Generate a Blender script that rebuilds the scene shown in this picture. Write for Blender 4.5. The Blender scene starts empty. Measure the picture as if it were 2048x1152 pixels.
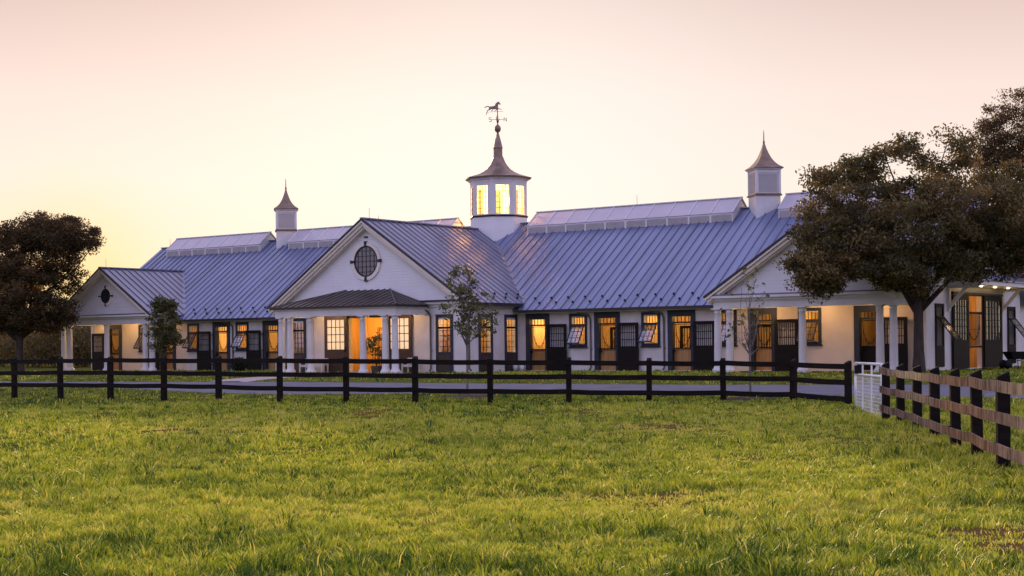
import bpy, math, random
import numpy as np
from mathutils import Vector, Matrix
random.seed(7); RNG=np.random.default_rng(11)
D=bpy.data; C=bpy.context.scene; COL=C.collection
PI=math.pi
# ---------------------------------------------------------------- place frame
F=3038.2; TH=math.radians(35.93); X0,Y0=-4.93,79.0; HZ=691.15; ROLL=0.011; CAMZ=1.72
ct,st=math.cos(TH),math.sin(TH)
def W(u,v,z=0): return (X0+ct*u+st*v, Y0-st*u+ct*v, z)
def UVof(x,y):
    dx,dy=x-X0,y-Y0
    return ct*dx-st*dy, st*dx+ct*dy
def hash2(ix,iy,s):
    n=(ix*374761393+iy*668265263+s*974711)&0x7fffffff
    n=((n^(n>>13))*1274126177)&0x7fffffff
    return ((n^(n>>16))&0xffff)/65535.0
def vnoise(x,y,s=0):
    x=np.asarray(x,float); y=np.asarray(y,float)
    ix=np.floor(x).astype(np.int64); iy=np.floor(y).astype(np.int64)
    fx=x-ix; fy=y-iy; fx=fx*fx*(3-2*fx); fy=fy*fy*(3-2*fy)
    a=hash2(ix,iy,s); b=hash2(ix+1,iy,s); c=hash2(ix,iy+1,s); d=hash2(ix+1,iy+1,s)
    return (a*(1-fx)+b*fx)*(1-fy)+(c*(1-fx)+d*fx)*fy
def ground_z(x,y):
    x=np.asarray(x,float); y=np.asarray(y,float)
    v=st*(x-X0)+ct*(y-Y0)
    g=np.clip((v+25)/18.0,0,1); g=g*g*(3-2*g)*0.47+0.0
    b=(vnoise(x*.22,y*.22,3)-.5)*.10+(vnoise(x*.7,y*.7,5)-.5)*.04
    fall=np.clip((-20-v)/8,0,1)
    return g+b*fall
def ray(px,py):
    x=px-1024.0; y=py-HZ
    c,s=math.cos(ROLL),math.sin(ROLL)
    return (c*x-s*y)/F, -(s*x+c*y)/F      # X/Y and (Z-cam)/Y
def at(px,py,Y):
    a,b=ray(px,py); return a*Y,Y,CAMZ+b*Y
def hit(px,py):
    a,b=ray(px,py); lo,hi=3.0,400.0
    for _ in range(60):
        m=(lo+hi)/2
        if CAMZ+b*m>float(ground_z(a*m,m)): lo=m
        else: hi=m
    return a*lo,lo
# ---------------------------------------------------------------- materials
def mat(name,col,rough=.7,metal=0.,var=.12,scale=3.,bump=0.,bscale=40.,spec=.4,coord='Object',stretch=(1,1,1),extra=None):
    m=D.materials.new(name); m.use_nodes=True; nt=m.node_tree; N=nt.nodes; L=nt.links
    b=N['Principled BSDF']; b.inputs['Roughness'].default_value=rough; b.inputs['Metallic'].default_value=metal
    b.inputs['Specular IOR Level'].default_value=spec
    tc=N.new('ShaderNodeTexCoord'); mp=N.new('ShaderNodeMapping'); mp.inputs['Scale'].default_value=stretch
    L.new(tc.outputs[coord],mp.inputs[0])
    n=N.new('ShaderNodeTexNoise'); n.inputs['Scale'].default_value=scale; n.inputs['Detail'].default_value=5
    L.new(mp.outputs[0],n.inputs['Vector'])
    r=N.new('ShaderNodeValToRGB'); e=r.color_ramp.elements
    e[0].position=.3; e[1].position=.7
    e[0].color=(*[c*(1-var) for c in col],1); e[1].color=(*[min(1,c*(1+var)) for c in col],1)
    L.new(n.outputs['Fac'],r.inputs[0]); L.new(r.outputs[0],b.inputs['Base Color'])
    if bump:
        n2=N.new('ShaderNodeTexNoise'); n2.inputs['Scale'].default_value=bscale; n2.inputs['Detail'].default_value=4
        L.new(mp.outputs[0],n2.inputs['Vector'])
        bp=N.new('ShaderNodeBump'); bp.inputs['Strength'].default_value=bump; bp.inputs['Distance'].default_value=.02
        L.new(n2.outputs['Fac'],bp.inputs['Height']); L.new(bp.outputs[0],b.inputs['Normal'])
    return m
def attr_mat(name,c0,c1,c2,rough=.6,trans=.35,tcol=None,spec=.3,gloss=None):
    """leaf / blade material: colour runs over the per-leaf 'tint' value, with translucency"""
    m=D.materials.new(name); m.use_nodes=True; nt=m.node_tree; N=nt.nodes; L=nt.links
    b=N['Principled BSDF']; b.inputs['Roughness'].default_value=rough; b.inputs['Specular IOR Level'].default_value=spec
    a=N.new('ShaderNodeAttribute'); a.attribute_name='tint'
    r=N.new('ShaderNodeValToRGB'); r.color_ramp.elements.new(.5)
    for e,c,p in zip(r.color_ramp.elements,(c0,c1,c2),(0,.5,1)): e.color=(*c,1); e.position=p
    L.new(a.outputs['Fac'],r.inputs[0]); L.new(r.outputs[0],b.inputs['Base Color'])
    t=N.new('ShaderNodeBsdfTranslucent')
    mx=N.new('ShaderNodeMix'); mx.data_type='RGBA'; mx.blend_type='MULTIPLY'; mx.inputs[0].default_value=1
    L.new(r.outputs[0],mx.inputs[6]); mx.inputs[7].default_value=(*(tcol or (1.3,1.2,.6)),1)
    L.new(mx.outputs[2],t.inputs['Color'])
    ms=N.new('ShaderNodeMixShader'); ms.inputs[0].default_value=trans
    L.new(b.outputs[0],ms.inputs[1]); L.new(t.outputs[0],ms.inputs[2]); L.new(ms.outputs[0],N['Material Output'].inputs[0])
    return m
def siding(name,col,pitch=.15):
    m=mat(name,col,.6,var=.04,scale=1.2); nt=m.node_tree; N=nt.nodes; L=nt.links
    tc=N.new('ShaderNodeTexCoord'); sp=N.new('ShaderNodeSeparateXYZ'); L.new(tc.outputs['Object'],sp.inputs[0])
    d=N.new('ShaderNodeMath'); d.operation='DIVIDE'; d.inputs[1].default_value=pitch; L.new(sp.outputs['Z'],d.inputs[0])
    f=N.new('ShaderNodeMath'); f.operation='FRACT'; L.new(d.outputs[0],f.inputs[0])
    bp=N.new('ShaderNodeBump'); bp.inputs['Strength'].default_value=.6; bp.inputs['Distance'].default_value=.02; bp.invert=True
    L.new(f.outputs[0],bp.inputs['Height']); L.new(bp.outputs[0],N['Principled BSDF'].inputs['Normal'])
    return m
def emis(name,col,s,base=None):
    m=D.materials.new(name); m.use_nodes=True; b=m.node_tree.nodes['Principled BSDF']
    b.inputs['Base Color'].default_value=(*(base or col),1); b.inputs['Emission Color'].default_value=(*col,1); b.inputs['Emission Strength'].default_value=s
    b.inputs['Roughness'].default_value=.4
    return m
def glass(name,tint=(1,1,1),refl=.18,glow=None,gs=0.,rough=.03,milky=0.):
    m=D.materials.new(name); m.use_nodes=True; nt=m.node_tree; N=nt.nodes; L=nt.links
    N.remove(N['Principled BSDF'])
    t=N.new('ShaderNodeBsdfTransparent'); t.inputs[0].default_value=(*tint,1)
    g=N.new('ShaderNodeBsdfGlossy'); g.inputs['Roughness'].default_value=rough; g.inputs[0].default_value=(.9,.9,.95,1)
    ms=N.new('ShaderNodeMixShader'); ms.inputs[0].default_value=refl
    L.new(t.outputs[0],ms.inputs[1]); L.new(g.outputs[0],ms.inputs[2]); out=ms
    if milky:
        d=N.new('ShaderNodeBsdfTranslucent'); d.inputs[0].default_value=(.85,.8,.7,1)
        m2=N.new('ShaderNodeMixShader'); m2.inputs[0].default_value=milky
        L.new(ms.outputs[0],m2.inputs[1]); L.new(d.outputs[0],m2.inputs[2]); out=m2
    if glow:
        e=N.new('ShaderNodeEmission'); e.inputs[0].default_value=(*glow,1); e.inputs[1].default_value=gs
        ad=N.new('ShaderNodeAddShader'); L.new(out.outputs[0],ad.inputs[0]); L.new(e.outputs[0],ad.inputs[1]); out=ad
    L.new(out.outputs[0],N['Material Output'].inputs[0]); return m
M={}
M['white']=mat('white_paint',(.63,.62,.615),.5,var=.09,scale=1.3,bump=.05)
M['cream']=mat('cream_trim',(.74,.68,.58),.5,var=.05,scale=2)
M['siding']=siding('white_siding',(.70,.70,.71))
M['stucco']=mat('white_stucco',(.60,.58,.57),.9,var=.13,scale=1.5,bump=.25,bscale=25)
M['salmon']=mat('warm_stucco',(.70,.58,.46),.9,var=.06,scale=1.2,bump=.25,bscale=25)
M['roof']=mat('blue_grey_standing_seam',(.20,.23,.36),.36,.5,var=.20,scale=1.,spec=.5,stretch=(2.1,.18,.18))
M['roofwing']=mat('blue_grey_wing_seam_sheen',(.235,.24,.32),.30,.55,var=.20,scale=1.,spec=.5,stretch=(.18,2.1,.18))  # main roof metal, coloured paler and pinker to paint in the sky's sheen
M['copper']=mat('brown_copper',(.115,.095,.085),.42,.5,var=.25,scale=2.5)
M['copperroof']=mat('weathered_copper_cap',(.24,.165,.125),.4,.6,var=.25,scale=4)
M['gutter']=mat('dark_gutter',(.035,.03,.03),.4,.3)
M['flash']=mat('grey_flashing',(.16,.155,.17),.4,.5)
M['frame']=mat('slate_blue_frame',(.032,.037,.052),.6,var=.15,spec=.2)
M['leaf']=mat('black_brown_door',(.011,.009,.008),.6,var=.3,scale=6,stretch=(1,1,6),spec=.12)
M['brownleaf']=mat('dark_brown_plank',(.050,.030,.020),.5,var=.35,scale=3,stretch=(1,1,8))
M['iron']=mat('black_iron',(.009,.009,.010),.6,.0,spec=.15)
M['wood']=mat('varnished_pine',(.36,.185,.06),.45,var=.25,scale=2,stretch=(8,8,.6))
M['woodwall']=mat('pine_board_wall',(.72,.50,.24),.6,var=.2,scale=2,stretch=(6,6,.5))
M['glass']=glass('clear_glass',refl=.16)
M['sash']=glass('sash_glass',tint=(.75,.75,.8),refl=.18,rough=.12)
M['glassdark']=mat('oval_glass',(.17,.16,.15),.25,var=.1,spec=.6)
M['curtain']=glass('curtained_glass',refl=.12,glow=(1,.66,.40),gs=.36,milky=.55)
M['warmglass']=glass('lantern_glow_glass',tint=(1,.86,.50),refl=.06,glow=(1,.62,.16),gs=.12,milky=.02)  # yellow tint and faint emission painted in for the sky glow behind
M['louver']=mat('grey_louvre',(.45,.43,.44),.6,var=.06)
M['skylight']=mat('opal_skylight',(.46,.42,.47),.3,var=.05,scale=1.5,spec=.5)
M['lamp']=emis('lamp_glow',(1,.72,.35),9)
M['asphalt']=mat('asphalt_drive',(.13,.13,.16),.85,var=.18,scale=1.2,bump=.3,bscale=90)
M['path']=mat('gravel_path',(.42,.34,.31),.9,var=.12,scale=3,bump=.4,bscale=60)
M['stone']=mat('pale_flagstone',(.50,.45,.40),.8,var=.1,scale=2,bump=.2)
M['fence']=mat('black_fence_paint',(.0085,.006,.005),.8,var=.5,scale=3,bump=.3,bscale=20,stretch=(1,1,3),spec=.15)
M['bark']=mat('dark_bark',(.045,.033,.026),.9,var=.4,scale=6,bump=.8,bscale=14,stretch=(1,1,.3))
M['palebark']=mat('pale_bark',(.16,.14,.13),.9,var=.3,scale=8)
M['mulch']=mat('bark_mulch',(.055,.035,.025),1,var=.5,scale=8,bump=1,bscale=30)
M['galv']=mat('galvanised_steel',(.78,.78,.80),.4,.25,var=.08)
M['terracotta']=mat('planter_grey',(.12,.11,.11),.8)
# weathered rail boards: streaky brown, dark runs across the board
def rail_mat():
    m=mat('weathered_rail',(.21,.135,.105),.75,var=.25,scale=2,bump=.5,bscale=30,stretch=(1,1,3)); nt=m.node_tree; N=nt.nodes; L=nt.links
    tc=N.new('ShaderNodeTexCoord'); mp=N.new('ShaderNodeMapping'); mp.inputs['Scale'].default_value=(4.5,4.5,1.0); L.new(tc.outputs['Object'],mp.inputs[0])
    n=N.new('ShaderNodeTexNoise'); n.inputs['Scale'].default_value=1.6; n.inputs['Detail'].default_value=6; n.inputs['Roughness'].default_value=.7; L.new(mp.outputs[0],n.inputs['Vector'])
    r=N.new('ShaderNodeValToRGB'); r.color_ramp.elements[0].position=.43; r.color_ramp.elements[1].position=.57
    r.color_ramp.elements[0].color=(.030,.016,.012,1); r.color_ramp.elements[1].color=(.25,.150,.110,1)
    L.new(n.outputs['Fac'],r.inputs[0]); L.new(r.outputs[0],N['Principled BSDF'].inputs['Base Color']); return m
M['rail']=rail_mat()
def ground_mat():
    m=mat('paddock_soil_grass',(.1,.13,.03),1.0,spec=.0); nt=m.node_tree; N=nt.nodes; L=nt.links
    tc=N.new('ShaderNodeTexCoord')
    def noise(s,d=5): 
        n=N.new('ShaderNodeTexNoise'); n.inputs['Scale'].default_value=s; n.inputs['Detail'].default_value=d; L.new(tc.outputs['Object'],n.inputs['Vector']); return n
    n1=noise(.35); n2=noise(6,8); n3=noise(1.6,6)
    def ramp(n,*st):
        r=N.new('ShaderNodeValToRGB'); r.color_ramp.elements[0].position=st[0][0]; r.color_ramp.elements[0].color=(*st[0][1],1)
        r.color_ramp.elements[1].position=st[-1][0]; r.color_ramp.elements[1].color=(*st[-1][1],1)
        for p,c in st[1:-1]: e=r.color_ramp.elements.new(p); e.color=(*c,1)
        L.new(n.outputs['Fac'],r.inputs[0]); return r
    a=ramp(n2,(.3,(.035,.042,.012)),(.55,(.10,.115,.024)),(.75,(.19,.175,.05)))
    b=ramp(n3,(.3,(.07,.08,.02)),(.7,(.17,.17,.04)))
    mx=N.new('ShaderNodeMix'); mx.data_type='RGBA'; mx.inputs[0].default_value=.5; L.new(a.outputs[0],mx.inputs[6]); L.new(b.outputs[0],mx.inputs[7])
    at_=N.new('ShaderNodeAttribute'); at_.attribute_name='soil'
    sub=N.new('ShaderNodeMath'); sub.operation='MULTIPLY_ADD'; sub.inputs[1].default_value=.7; L.new(n2.outputs['Fac'],sub.inputs[0]); L.new(at_.outputs['Fac'],sub.inputs[2])
    rr=N.new('ShaderNodeMapRange'); rr.inputs[1].default_value=.65; rr.inputs[2].default_value=.95; L.new(sub.outputs[0],rr.inputs[0])
    m2=N.new('ShaderNodeMix'); m2.data_type='RGBA'; L.new(rr.outputs[0],m2.inputs[0]); L.new(mx.outputs[2],m2.inputs[6]); m2.inputs[7].default_value=(.14,.085,.030,1)
    L.new(m2.outputs[2],N['Principled BSDF'].inputs['Base Color'])
    bp=N.new('ShaderNodeBump'); bp.inputs['Strength'].default_value=.9; bp.inputs['Distance'].default_value=.06; L.new(n2.outputs['Fac'],bp.inputs['Height']); L.new(bp.outputs[0],N['Principled BSDF'].inputs['Normal'])
    return m
M['ground']=ground_mat()
M['grass']=attr_mat('grass_blades',(.032,.088,.014),(.37,.45,.040),(.78,.66,.20),.45,.45,(1.3,1.2,.5),.3)
M['leaf_dark']=attr_mat('tree_leaves',(.050,.050,.020),(.135,.120,.050),(.30,.225,.10),.5,.42,(1.5,1.1,.5))
M['leaf_rust']=attr_mat('rusty_tree_leaves',(.038,.032,.014),(.098,.076,.032),(.21,.13,.055),.5,.42,(1.5,1.0,.5))
M['leaf_young']=attr_mat('young_leaves',(.05,.055,.025),(.11,.11,.05),(.24,.25,.06),.5,.35,(1.2,1.2,.6))
M['leaf_shrub']=attr_mat('shrub_leaves',(.015,.022,.012),(.03,.04,.018),(.06,.07,.03),.6,.2)
# ---------------------------------------------------------------- mesh builder
class MB:
    def __init__(s): s.v=[]; s.f=[]; s.m=[]; s.mi=0; s.sm=[]; s.smooth=False
    def add(s,vs,fs):
        o=len(s.v); s.v+= [tuple(map(float,p)) for p in vs]
        for f in fs: s.f.append(tuple(i+o for i in f)); s.m.append(s.mi); s.sm.append(s.smooth)
        return s
    def box(s,a,b):
        x0,y0,z0=[min(p,q) for p,q in zip(a,b)]; x1,y1,z1=[max(p,q) for p,q in zip(a,b)]
        return s.add([(x0,y0,z0),(x1,y0,z0),(x1,y1,z0),(x0,y1,z0),(x0,y0,z1),(x1,y0,z1),(x1,y1,z1),(x0,y1,z1)],
            [(0,3,2,1),(4,5,6,7),(0,1,5,4),(1,2,6,5),(2,3,7,6),(3,0,4,7)])
    def beam(s,p,q,w,h,up=(0,0,1)):
        p=Vector(p);q=Vector(q); d=(q-p).normalized(); u=Vector(up)
        r=d.cross(u)
        if r.length<1e-4: r=d.cross(Vector((1,0,0)))
        r.normalize(); u=r.cross(d).normalized(); r*=w/2; u*=h/2
        return s.add([p-r-u,p+r-u,p+r+u,p-r+u,q-r-u,q+r-u,q+r+u,q-r+u],[(0,3,2,1),(4,5,6,7),(0,1,5,4),(1,2,6,5),(2,3,7,6),(3,0,4,7)][::-1])
    def tube(s,pts,rs,n=8,cap=True):
        pts=[Vector(p) for p in pts]; rings=[]; vs=[]
        if not hasattr(rs,'__len__'): rs=[rs]*len(pts)
        prev=None
        for i,p in enumerate(pts):
            d=(pts[min(i+1,len(pts)-1)]-pts[max(i-1,0)]).normalized()
            a=prev if prev else (Vector((1,0,0)) if abs(d.x)<.8 else Vector((0,1,0)))
            a=(a-d*a.dot(d)).normalized(); prev=a; b=d.cross(a)
            vs+=[p+(a*math.cos(2*PI*k/n)+b*math.sin(2*PI*k/n))*rs[i] for k in range(n)]
        fs=[(i*n+k,i*n+(k+1)%n,(i+1)*n+(k+1)%n,(i+1)*n+k) for i in range(len(pts)-1) for k in range(n)]
        if cap: fs+=[tuple(range(n))[::-1],tuple((len(pts)-1)*n+k for k in range(n))]
        return s.add(vs,fs)
    def lathe(s,prof,n=20,c=(0,0,0),rot=0.):
        vs=[(c[0]+r*math.cos(rot+2*PI*k/n),c[1]+r*math.sin(rot+2*PI*k/n),c[2]+z) for r,z in prof for k in range(n)]
        fs=[(i*n+k,i*n+(k+1)%n,(i+1)*n+(k+1)%n,(i+1)*n+k) for i in range(len(prof)-1) for k in range(n)]
        fs+=[tuple(range(n))[::-1],tuple((len(prof)-1)*n+k for k in range(n))]
        return s.add(vs,fs)
    def prism(s,poly,axis,t0,t1):
        """poly of 2-D points extruded along axis ('v': points are (u,z); 'u': points are (v,z))"""
        n=len(poly)
        mk=(lambda p,t:(p[0],t,p[1])) if axis=='v' else ((lambda p,t:(t,p[0],p[1])) if axis=='u' else (lambda p,t:(p[0],p[1],t)))
        return s.add([mk(p,t0) for p in poly]+[mk(p,t1) for p in poly],
            [tuple(range(n)),tuple(range(2*n-1,n-1,-1))]+[(i,n+i,n+(i+1)%n,(i+1)%n) for i in range(n)])
    def slab(s,poly,n,t):
        """3-D polygon thickened by -t along n"""
        k=len(poly); N=Vector(n).normalized()*t; P=[Vector(p) for p in poly]
        return s.add(P+[p-N for p in P],[tuple(range(k)),tuple(range(2*k-1,k-1,-1))]+[(i,k+i,k+(i+1)%k,(i+1)%k) for i in range(k)])
    def build(s,name,mats,parent=None,loc=(0,0,0),rotz=0.,fix=True):
        me=D.meshes.new(name); me.from_pydata(s.v,[],s.f)
        for m in (mats if isinstance(mats,(list,tuple)) else [mats]): me.materials.append(m)
        me.polygons.foreach_set('material_index',s.m); me.polygons.foreach_set('use_smooth',s.sm)
        if fix:
            import bmesh
            bm=bmesh.new(); bm.from_mesh(me); bmesh.ops.recalc_face_normals(bm,faces=bm.faces); bm.to_mesh(me); bm.free()
        o=D.objects.new(name,me); COL.objects.link(o); o.location=loc; o.rotation_euler=(0,0,rotz)
        if parent: o.parent=parent
        return o
def empty(name,loc=(0,0,0),rotz=0.):
    o=D.objects.new(name,None); COL.objects.link(o); o.location=loc; o.rotation_euler=(0,0,rotz); o.empty_display_size=.2; return o
def tag(o,label=None,cat=None,group=None,kind=None):
    if label:o['label']=label
    if cat:o['category']=cat
    if group:o['group']=group
    if kind:o['kind']=kind
    return o
def dup(o,loc=None,parent=None,rotz=None):
    c=o.copy(); COL.objects.link(c)
    if loc is not None: c.location=loc
    if rotz is not None: c.rotation_euler=(0,0,rotz)
    if parent: c.parent=parent
    for ch in o.children: 
        dup(ch,parent=c)
    return c
def light(name,loc,power,col=(1,.62,.28),size=.15,parent=None,spot=False):
    l=D.lights.new(name,'POINT'); l.energy=power; l.color=col; l.shadow_soft_size=size
    o=D.objects.new(name,l); COL.objects.link(o); o.location=loc
    if parent:o.parent=parent
    return o
# ---------------------------------------------------------------- ground
SOIL=[(750,829,1.1,.35),(1310,1008,.9,.5),(2035,1075,.9,.6),(1190,965,.5,.3),(705,910,.5,.3),(1240,900,.35,.25),(995,882,.25,.2),(350,860,.9,.5),(620,905,.6,.35),
      (1050,940,.8,.5),(1110,955,.6,.3),(1330,855,1.6,.5),(120,862,.8,.4),(1640,1130,.5,.4),(1480,1010,.5,.3)]
SP=[(*hit(a,b),r,k) for a,b,r,k in SOIL]
def soil(x,y):
    s=np.zeros_like(np.asarray(x,float))
    for cx,cy,r,k in SP:
        d=np.hypot((x-cx)/r,(y-cy)/(r*1.6)); s=np.maximum(s,np.clip(1.1-d,0,1)*(.35+k*.8))
    n=vnoise(x*.55+9,y*.4,21)*.6+vnoise(x*2.1,y*1.6,22)*.4
    return np.clip(s+np.clip((n-.64)*4,0,.5),0,1)
def ground():
    def axis(a,b,step,far):
        m=np.arange(a,b+.01,step); out=[]; d=step*1.6; p=b
        while p<far: p+=d; d*=1.35; out.append(p)
        lo=[]; d=step*1.6; p=a
        while p>-far: p-=d; d*=1.35; lo.append(p)
        return np.array(lo[::-1]+list(m)+out)
    xs=axis(-36,34,.5,1800); ys=axis(4,100,.5,1800)
    X,Y=np.meshgrid(xs,ys); Z=ground_z(X,Y)
    nx,ny=len(xs),len(ys)
    v=np.stack([X.ravel(),Y.ravel(),Z.ravel()],1)
    i=np.arange(ny-1)[:,None]*nx+np.arange(nx-1)[None]
    f=np.stack([i,i+1,i+nx+1,i+nx],-1).reshape(-1,4)
    me=D.meshes.new('ground'); me.vertices.add(len(v)); me.vertices.foreach_set('co',v.ravel())
    me.loops.add(f.size); me.loops.foreach_set('vertex_index',f.ravel()); me.polygons.add(len(f)); me.polygons.foreach_set('loop_start',np.arange(0,f.size,4)); 
    me.polygons.foreach_set('use_smooth',[True]*len(f)); me.update()
    a=me.attributes.new('soil','FLOAT','POINT'); s=soil(X,Y); s[Y>60]=0; a.data.foreach_set('value',s.ravel())
    me.materials.append(M['ground']); o=D.objects.new('ground',me); COL.objects.link(o); tag(o,kind='structure')
ground()
def strip(name,A,B,m,h=.03,n=60,k=8):
    """surface between two pixel-traced edges, laid on the ground as a real strip"""
    A=[hit(*p) for p in A]; B=[hit(*p) for p in B]
    def rs(P):
        P=np.array(P); d=np.r_[0,np.cumsum(np.hypot(*np.diff(P,axis=0).T))]; t=np.linspace(0,d[-1],n)
        return np.stack([np.interp(t,d,P[:,0]),np.interp(t,d,P[:,1])],1)
    A=rs(A);B=rs(B); mb=MB(); vs=[]
    for i in range(n):
        for j in range(k+1):
            p=A[i]*(1-j/k)+B[i]*j/k; e=-.06 if j in(0,k) else h
            vs.append((p[0],p[1],float(ground_z(*p))+e))
    mb.add(vs,[(i*(k+1)+j,i*(k+1)+j+1,(i+1)*(k+1)+j+1,(i+1)*(k+1)+j) for i in range(n-1) for j in range(k)])
    mb.sm=[True]*len(mb.f)
    return tag(mb.build(name,m),kind='structure'),A,B
ROAD=strip('road',[(-60,762),(45,764.5),(100,764.5),(420,764),(600,763),(1000,767),(1400,770),(1900,769),(2048,768),(2300,765)],
     [(-60,766),(45,768),(120,772),(275,779),(420,787.5),(560,790),(690,789),(1000,787),(1400,789),(1830,794),(2048,798),(2300,806)],M['asphalt'],.035,90,10)
PATH=strip('path',[(392,765.5),(440,760),(500,756),(560,752.5),(610,751)],[(500,764.5),(530,760),(560,757),(600,754.5),(640,753)],M['path'],.05,24,5)
def in_road(x,y):
    out=np.zeros(len(x),bool)
    for _,A,B in (ROAD,PATH):
        P=np.r_[A,B[::-1]]; ins=np.zeros(len(x),bool); j=len(P)-1
        for i in range(len(P)):
            c=((P[i,1]>y)!=(P[j,1]>y))&(x<(P[j,0]-P[i,0])*(y-P[i,1])/(P[j,1]-P[i,1]+1e-12)+P[i,0]); ins^=c; j=i
        out|=ins
    return out
# ---------------------------------------------------------------- grass blades
def blades(n,ymin,ymax,pw,hmul,name='grass'):
    t=RNG.random(n); Y=(ymin**pw+(ymax**pw-ymin**pw)*t)**(1/pw)
    X=(RNG.random(n)*2-1)*(Y*.355+2.0)
    return X,Y
def make_grass():
    T=[]
    for n,a,b,pw,k in ((24000,10.2,22,1.0,13),(21000,22,49,1.0,10),(7500,48,92,1.0,9)):
        x,y=blades(n,a,b,pw,1); T.append((x,y,np.full(n,k)))
    tx=np.concatenate([t[0] for t in T]); ty=np.concatenate([t[1] for t in T]); tk=np.concatenate([t[2] for t in T])
    nt_=len(tx); s=soil(tx,ty)
    big=vnoise(tx*.32+4,ty*.26,32); mid=vnoise(tx*1.1,ty*1.0,31); fine=vnoise(tx*4.5,ty*4.5,33)
    th=(.022+.05*mid**1.3+.055*fine**2)*(.5+1.0*RNG.random(nt_))*(1-.45*s)
    lush=(RNG.random(nt_)<.15)&(mid>.42); th[lush]*=1.55
    # colour of each tuft: barn's shade painted in as duller green from the fence back, yellower in the middle, dark lush clumps near the viewer
    far=np.clip((ty-30)/16,0,1); near=np.clip((16.5-ty)/4,0,1)
    tt=.50+.34*(big-.5)+.30*(fine-.5)+RNG.normal(0,.16,nt_)-.13*far-.12*(ty>48)-.16*near*(mid>.5)+.18*s
    tt[lush]-=.28
    rad=.018+.045*RNG.random(nt_)+.0012*ty
    keep=RNG.random(nt_)>s*.9; idx=np.repeat(np.arange(nt_)[keep],tk[keep]); n=len(idx)
    la=RNG.random(n)*2*PI; rr=np.abs(RNG.normal(0,1,n))*rad[idx]
    X=tx[idx]+np.cos(la)*rr; Y=ty[idx]+np.sin(la)*rr
    # thin undergrowth between the tufts
    ux,uy=np.concatenate([blades(95000,10.2,26,1.0,1),blades(60000,26,92,1.0,1)],axis=1)
    us_=soil(ux,uy); k2=RNG.random(len(ux))>us_*.85; ux,uy,us_=ux[k2],uy[k2],us_[k2]
    h=th[idx]*(.55+.75*RNG.random(n)); lean=h*(.2+.9*RNG.random(n)); tint=tt[idx]+RNG.normal(0,.10,n)
    m=len(ux); X=np.r_[X,ux]; Y=np.r_[Y,uy]; la=np.r_[la,RNG.random(m)*2*PI]; hu=(.018+.03*RNG.random(m)); h=np.r_[h,hu]; lean=np.r_[lean,hu*RNG.random(m)*1.2]
    tint=np.r_[tint,.30+.3*RNG.random(m)+.2*us_-.15*np.clip((uy-30)/16,0,1)]  # low tint darkens the gaps; barn's shade painted in with distance
    u,v=ct*(X-X0)-st*(Y-Y0), st*(X-X0)+ct*(Y-Y0)
    inb=(v>-.1)|((u>-6)&(u<6.8)&(v>-4.4))|((u>-3.9)&(u<4.7)&(v>-7))|((u>17.9)&(u<27.6)&(v>-2.9))|((u<-17.2)&(v>-2.9))
    inb&=(u<27.7)|(v<-0.1); keep=~inb&~in_road(X,Y)
    X,Y,la,h,lean,tint=[q[keep] for q in (X,Y,la,h,lean,tint)]; n=len(X)
    straw=RNG.random(n)<.055; tint=np.clip(tint,0.0,.80); tint[straw]=.88+.12*RNG.random(straw.sum())
    w=(.0019+.00028*Y)*(.65+.7*RNG.random(n)); w=np.minimum(w,.021)
    ang=RNG.random(n)*2*PI; Z=ground_z(X,Y)-.004
    dx,dy=np.cos(ang)*w,np.sin(ang)*w; lx,ly=np.cos(la)*lean,np.sin(la)*lean
    V=np.empty((n,5,3),np.float32)
    V[:,0]=np.stack([X-dx,Y-dy,Z],1); V[:,1]=np.stack([X+dx,Y+dy,Z],1)
    V[:,2]=np.stack([X-dx*.75+lx*.3,Y-dy*.75+ly*.3,Z+h*.62],1); V[:,3]=np.stack([X+dx*.75+lx*.3,Y+dy*.75+ly*.3,Z+h*.62],1)
    V[:,4]=np.stack([X+lx,Y+ly,Z+h],1)
    base=(np.arange(n)*5)[:,None]
    L=np.concatenate([base+np.array([[0,1,3,2]]),base+np.array([[2,3,4]])],1).ravel()
    ls=np.empty((n,2),np.int32); ls[:,0]=np.arange(n)*7; ls[:,1]=np.arange(n)*7+4
    me=D.meshes.new('grass'); me.vertices.add(n*5); me.vertices.foreach_set('co',V.ravel())
    me.loops.add(len(L)); me.loops.foreach_set('vertex_index',L.astype(np.int32)); me.polygons.add(2*n); me.polygons.foreach_set('loop_start',ls.ravel()); me.update()
    a=me.attributes.new('tint','FLOAT','POINT'); a.data.foreach_set('value',np.repeat(tint,5).astype(np.float32))
    me.materials.append(M['grass']); o=D.objects.new('grass',me); COL.objects.link(o)
    tag(o,'green paddock grass with yellowish tufts and thin worn patches','grass',kind='stuff')
make_grass()
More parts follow.
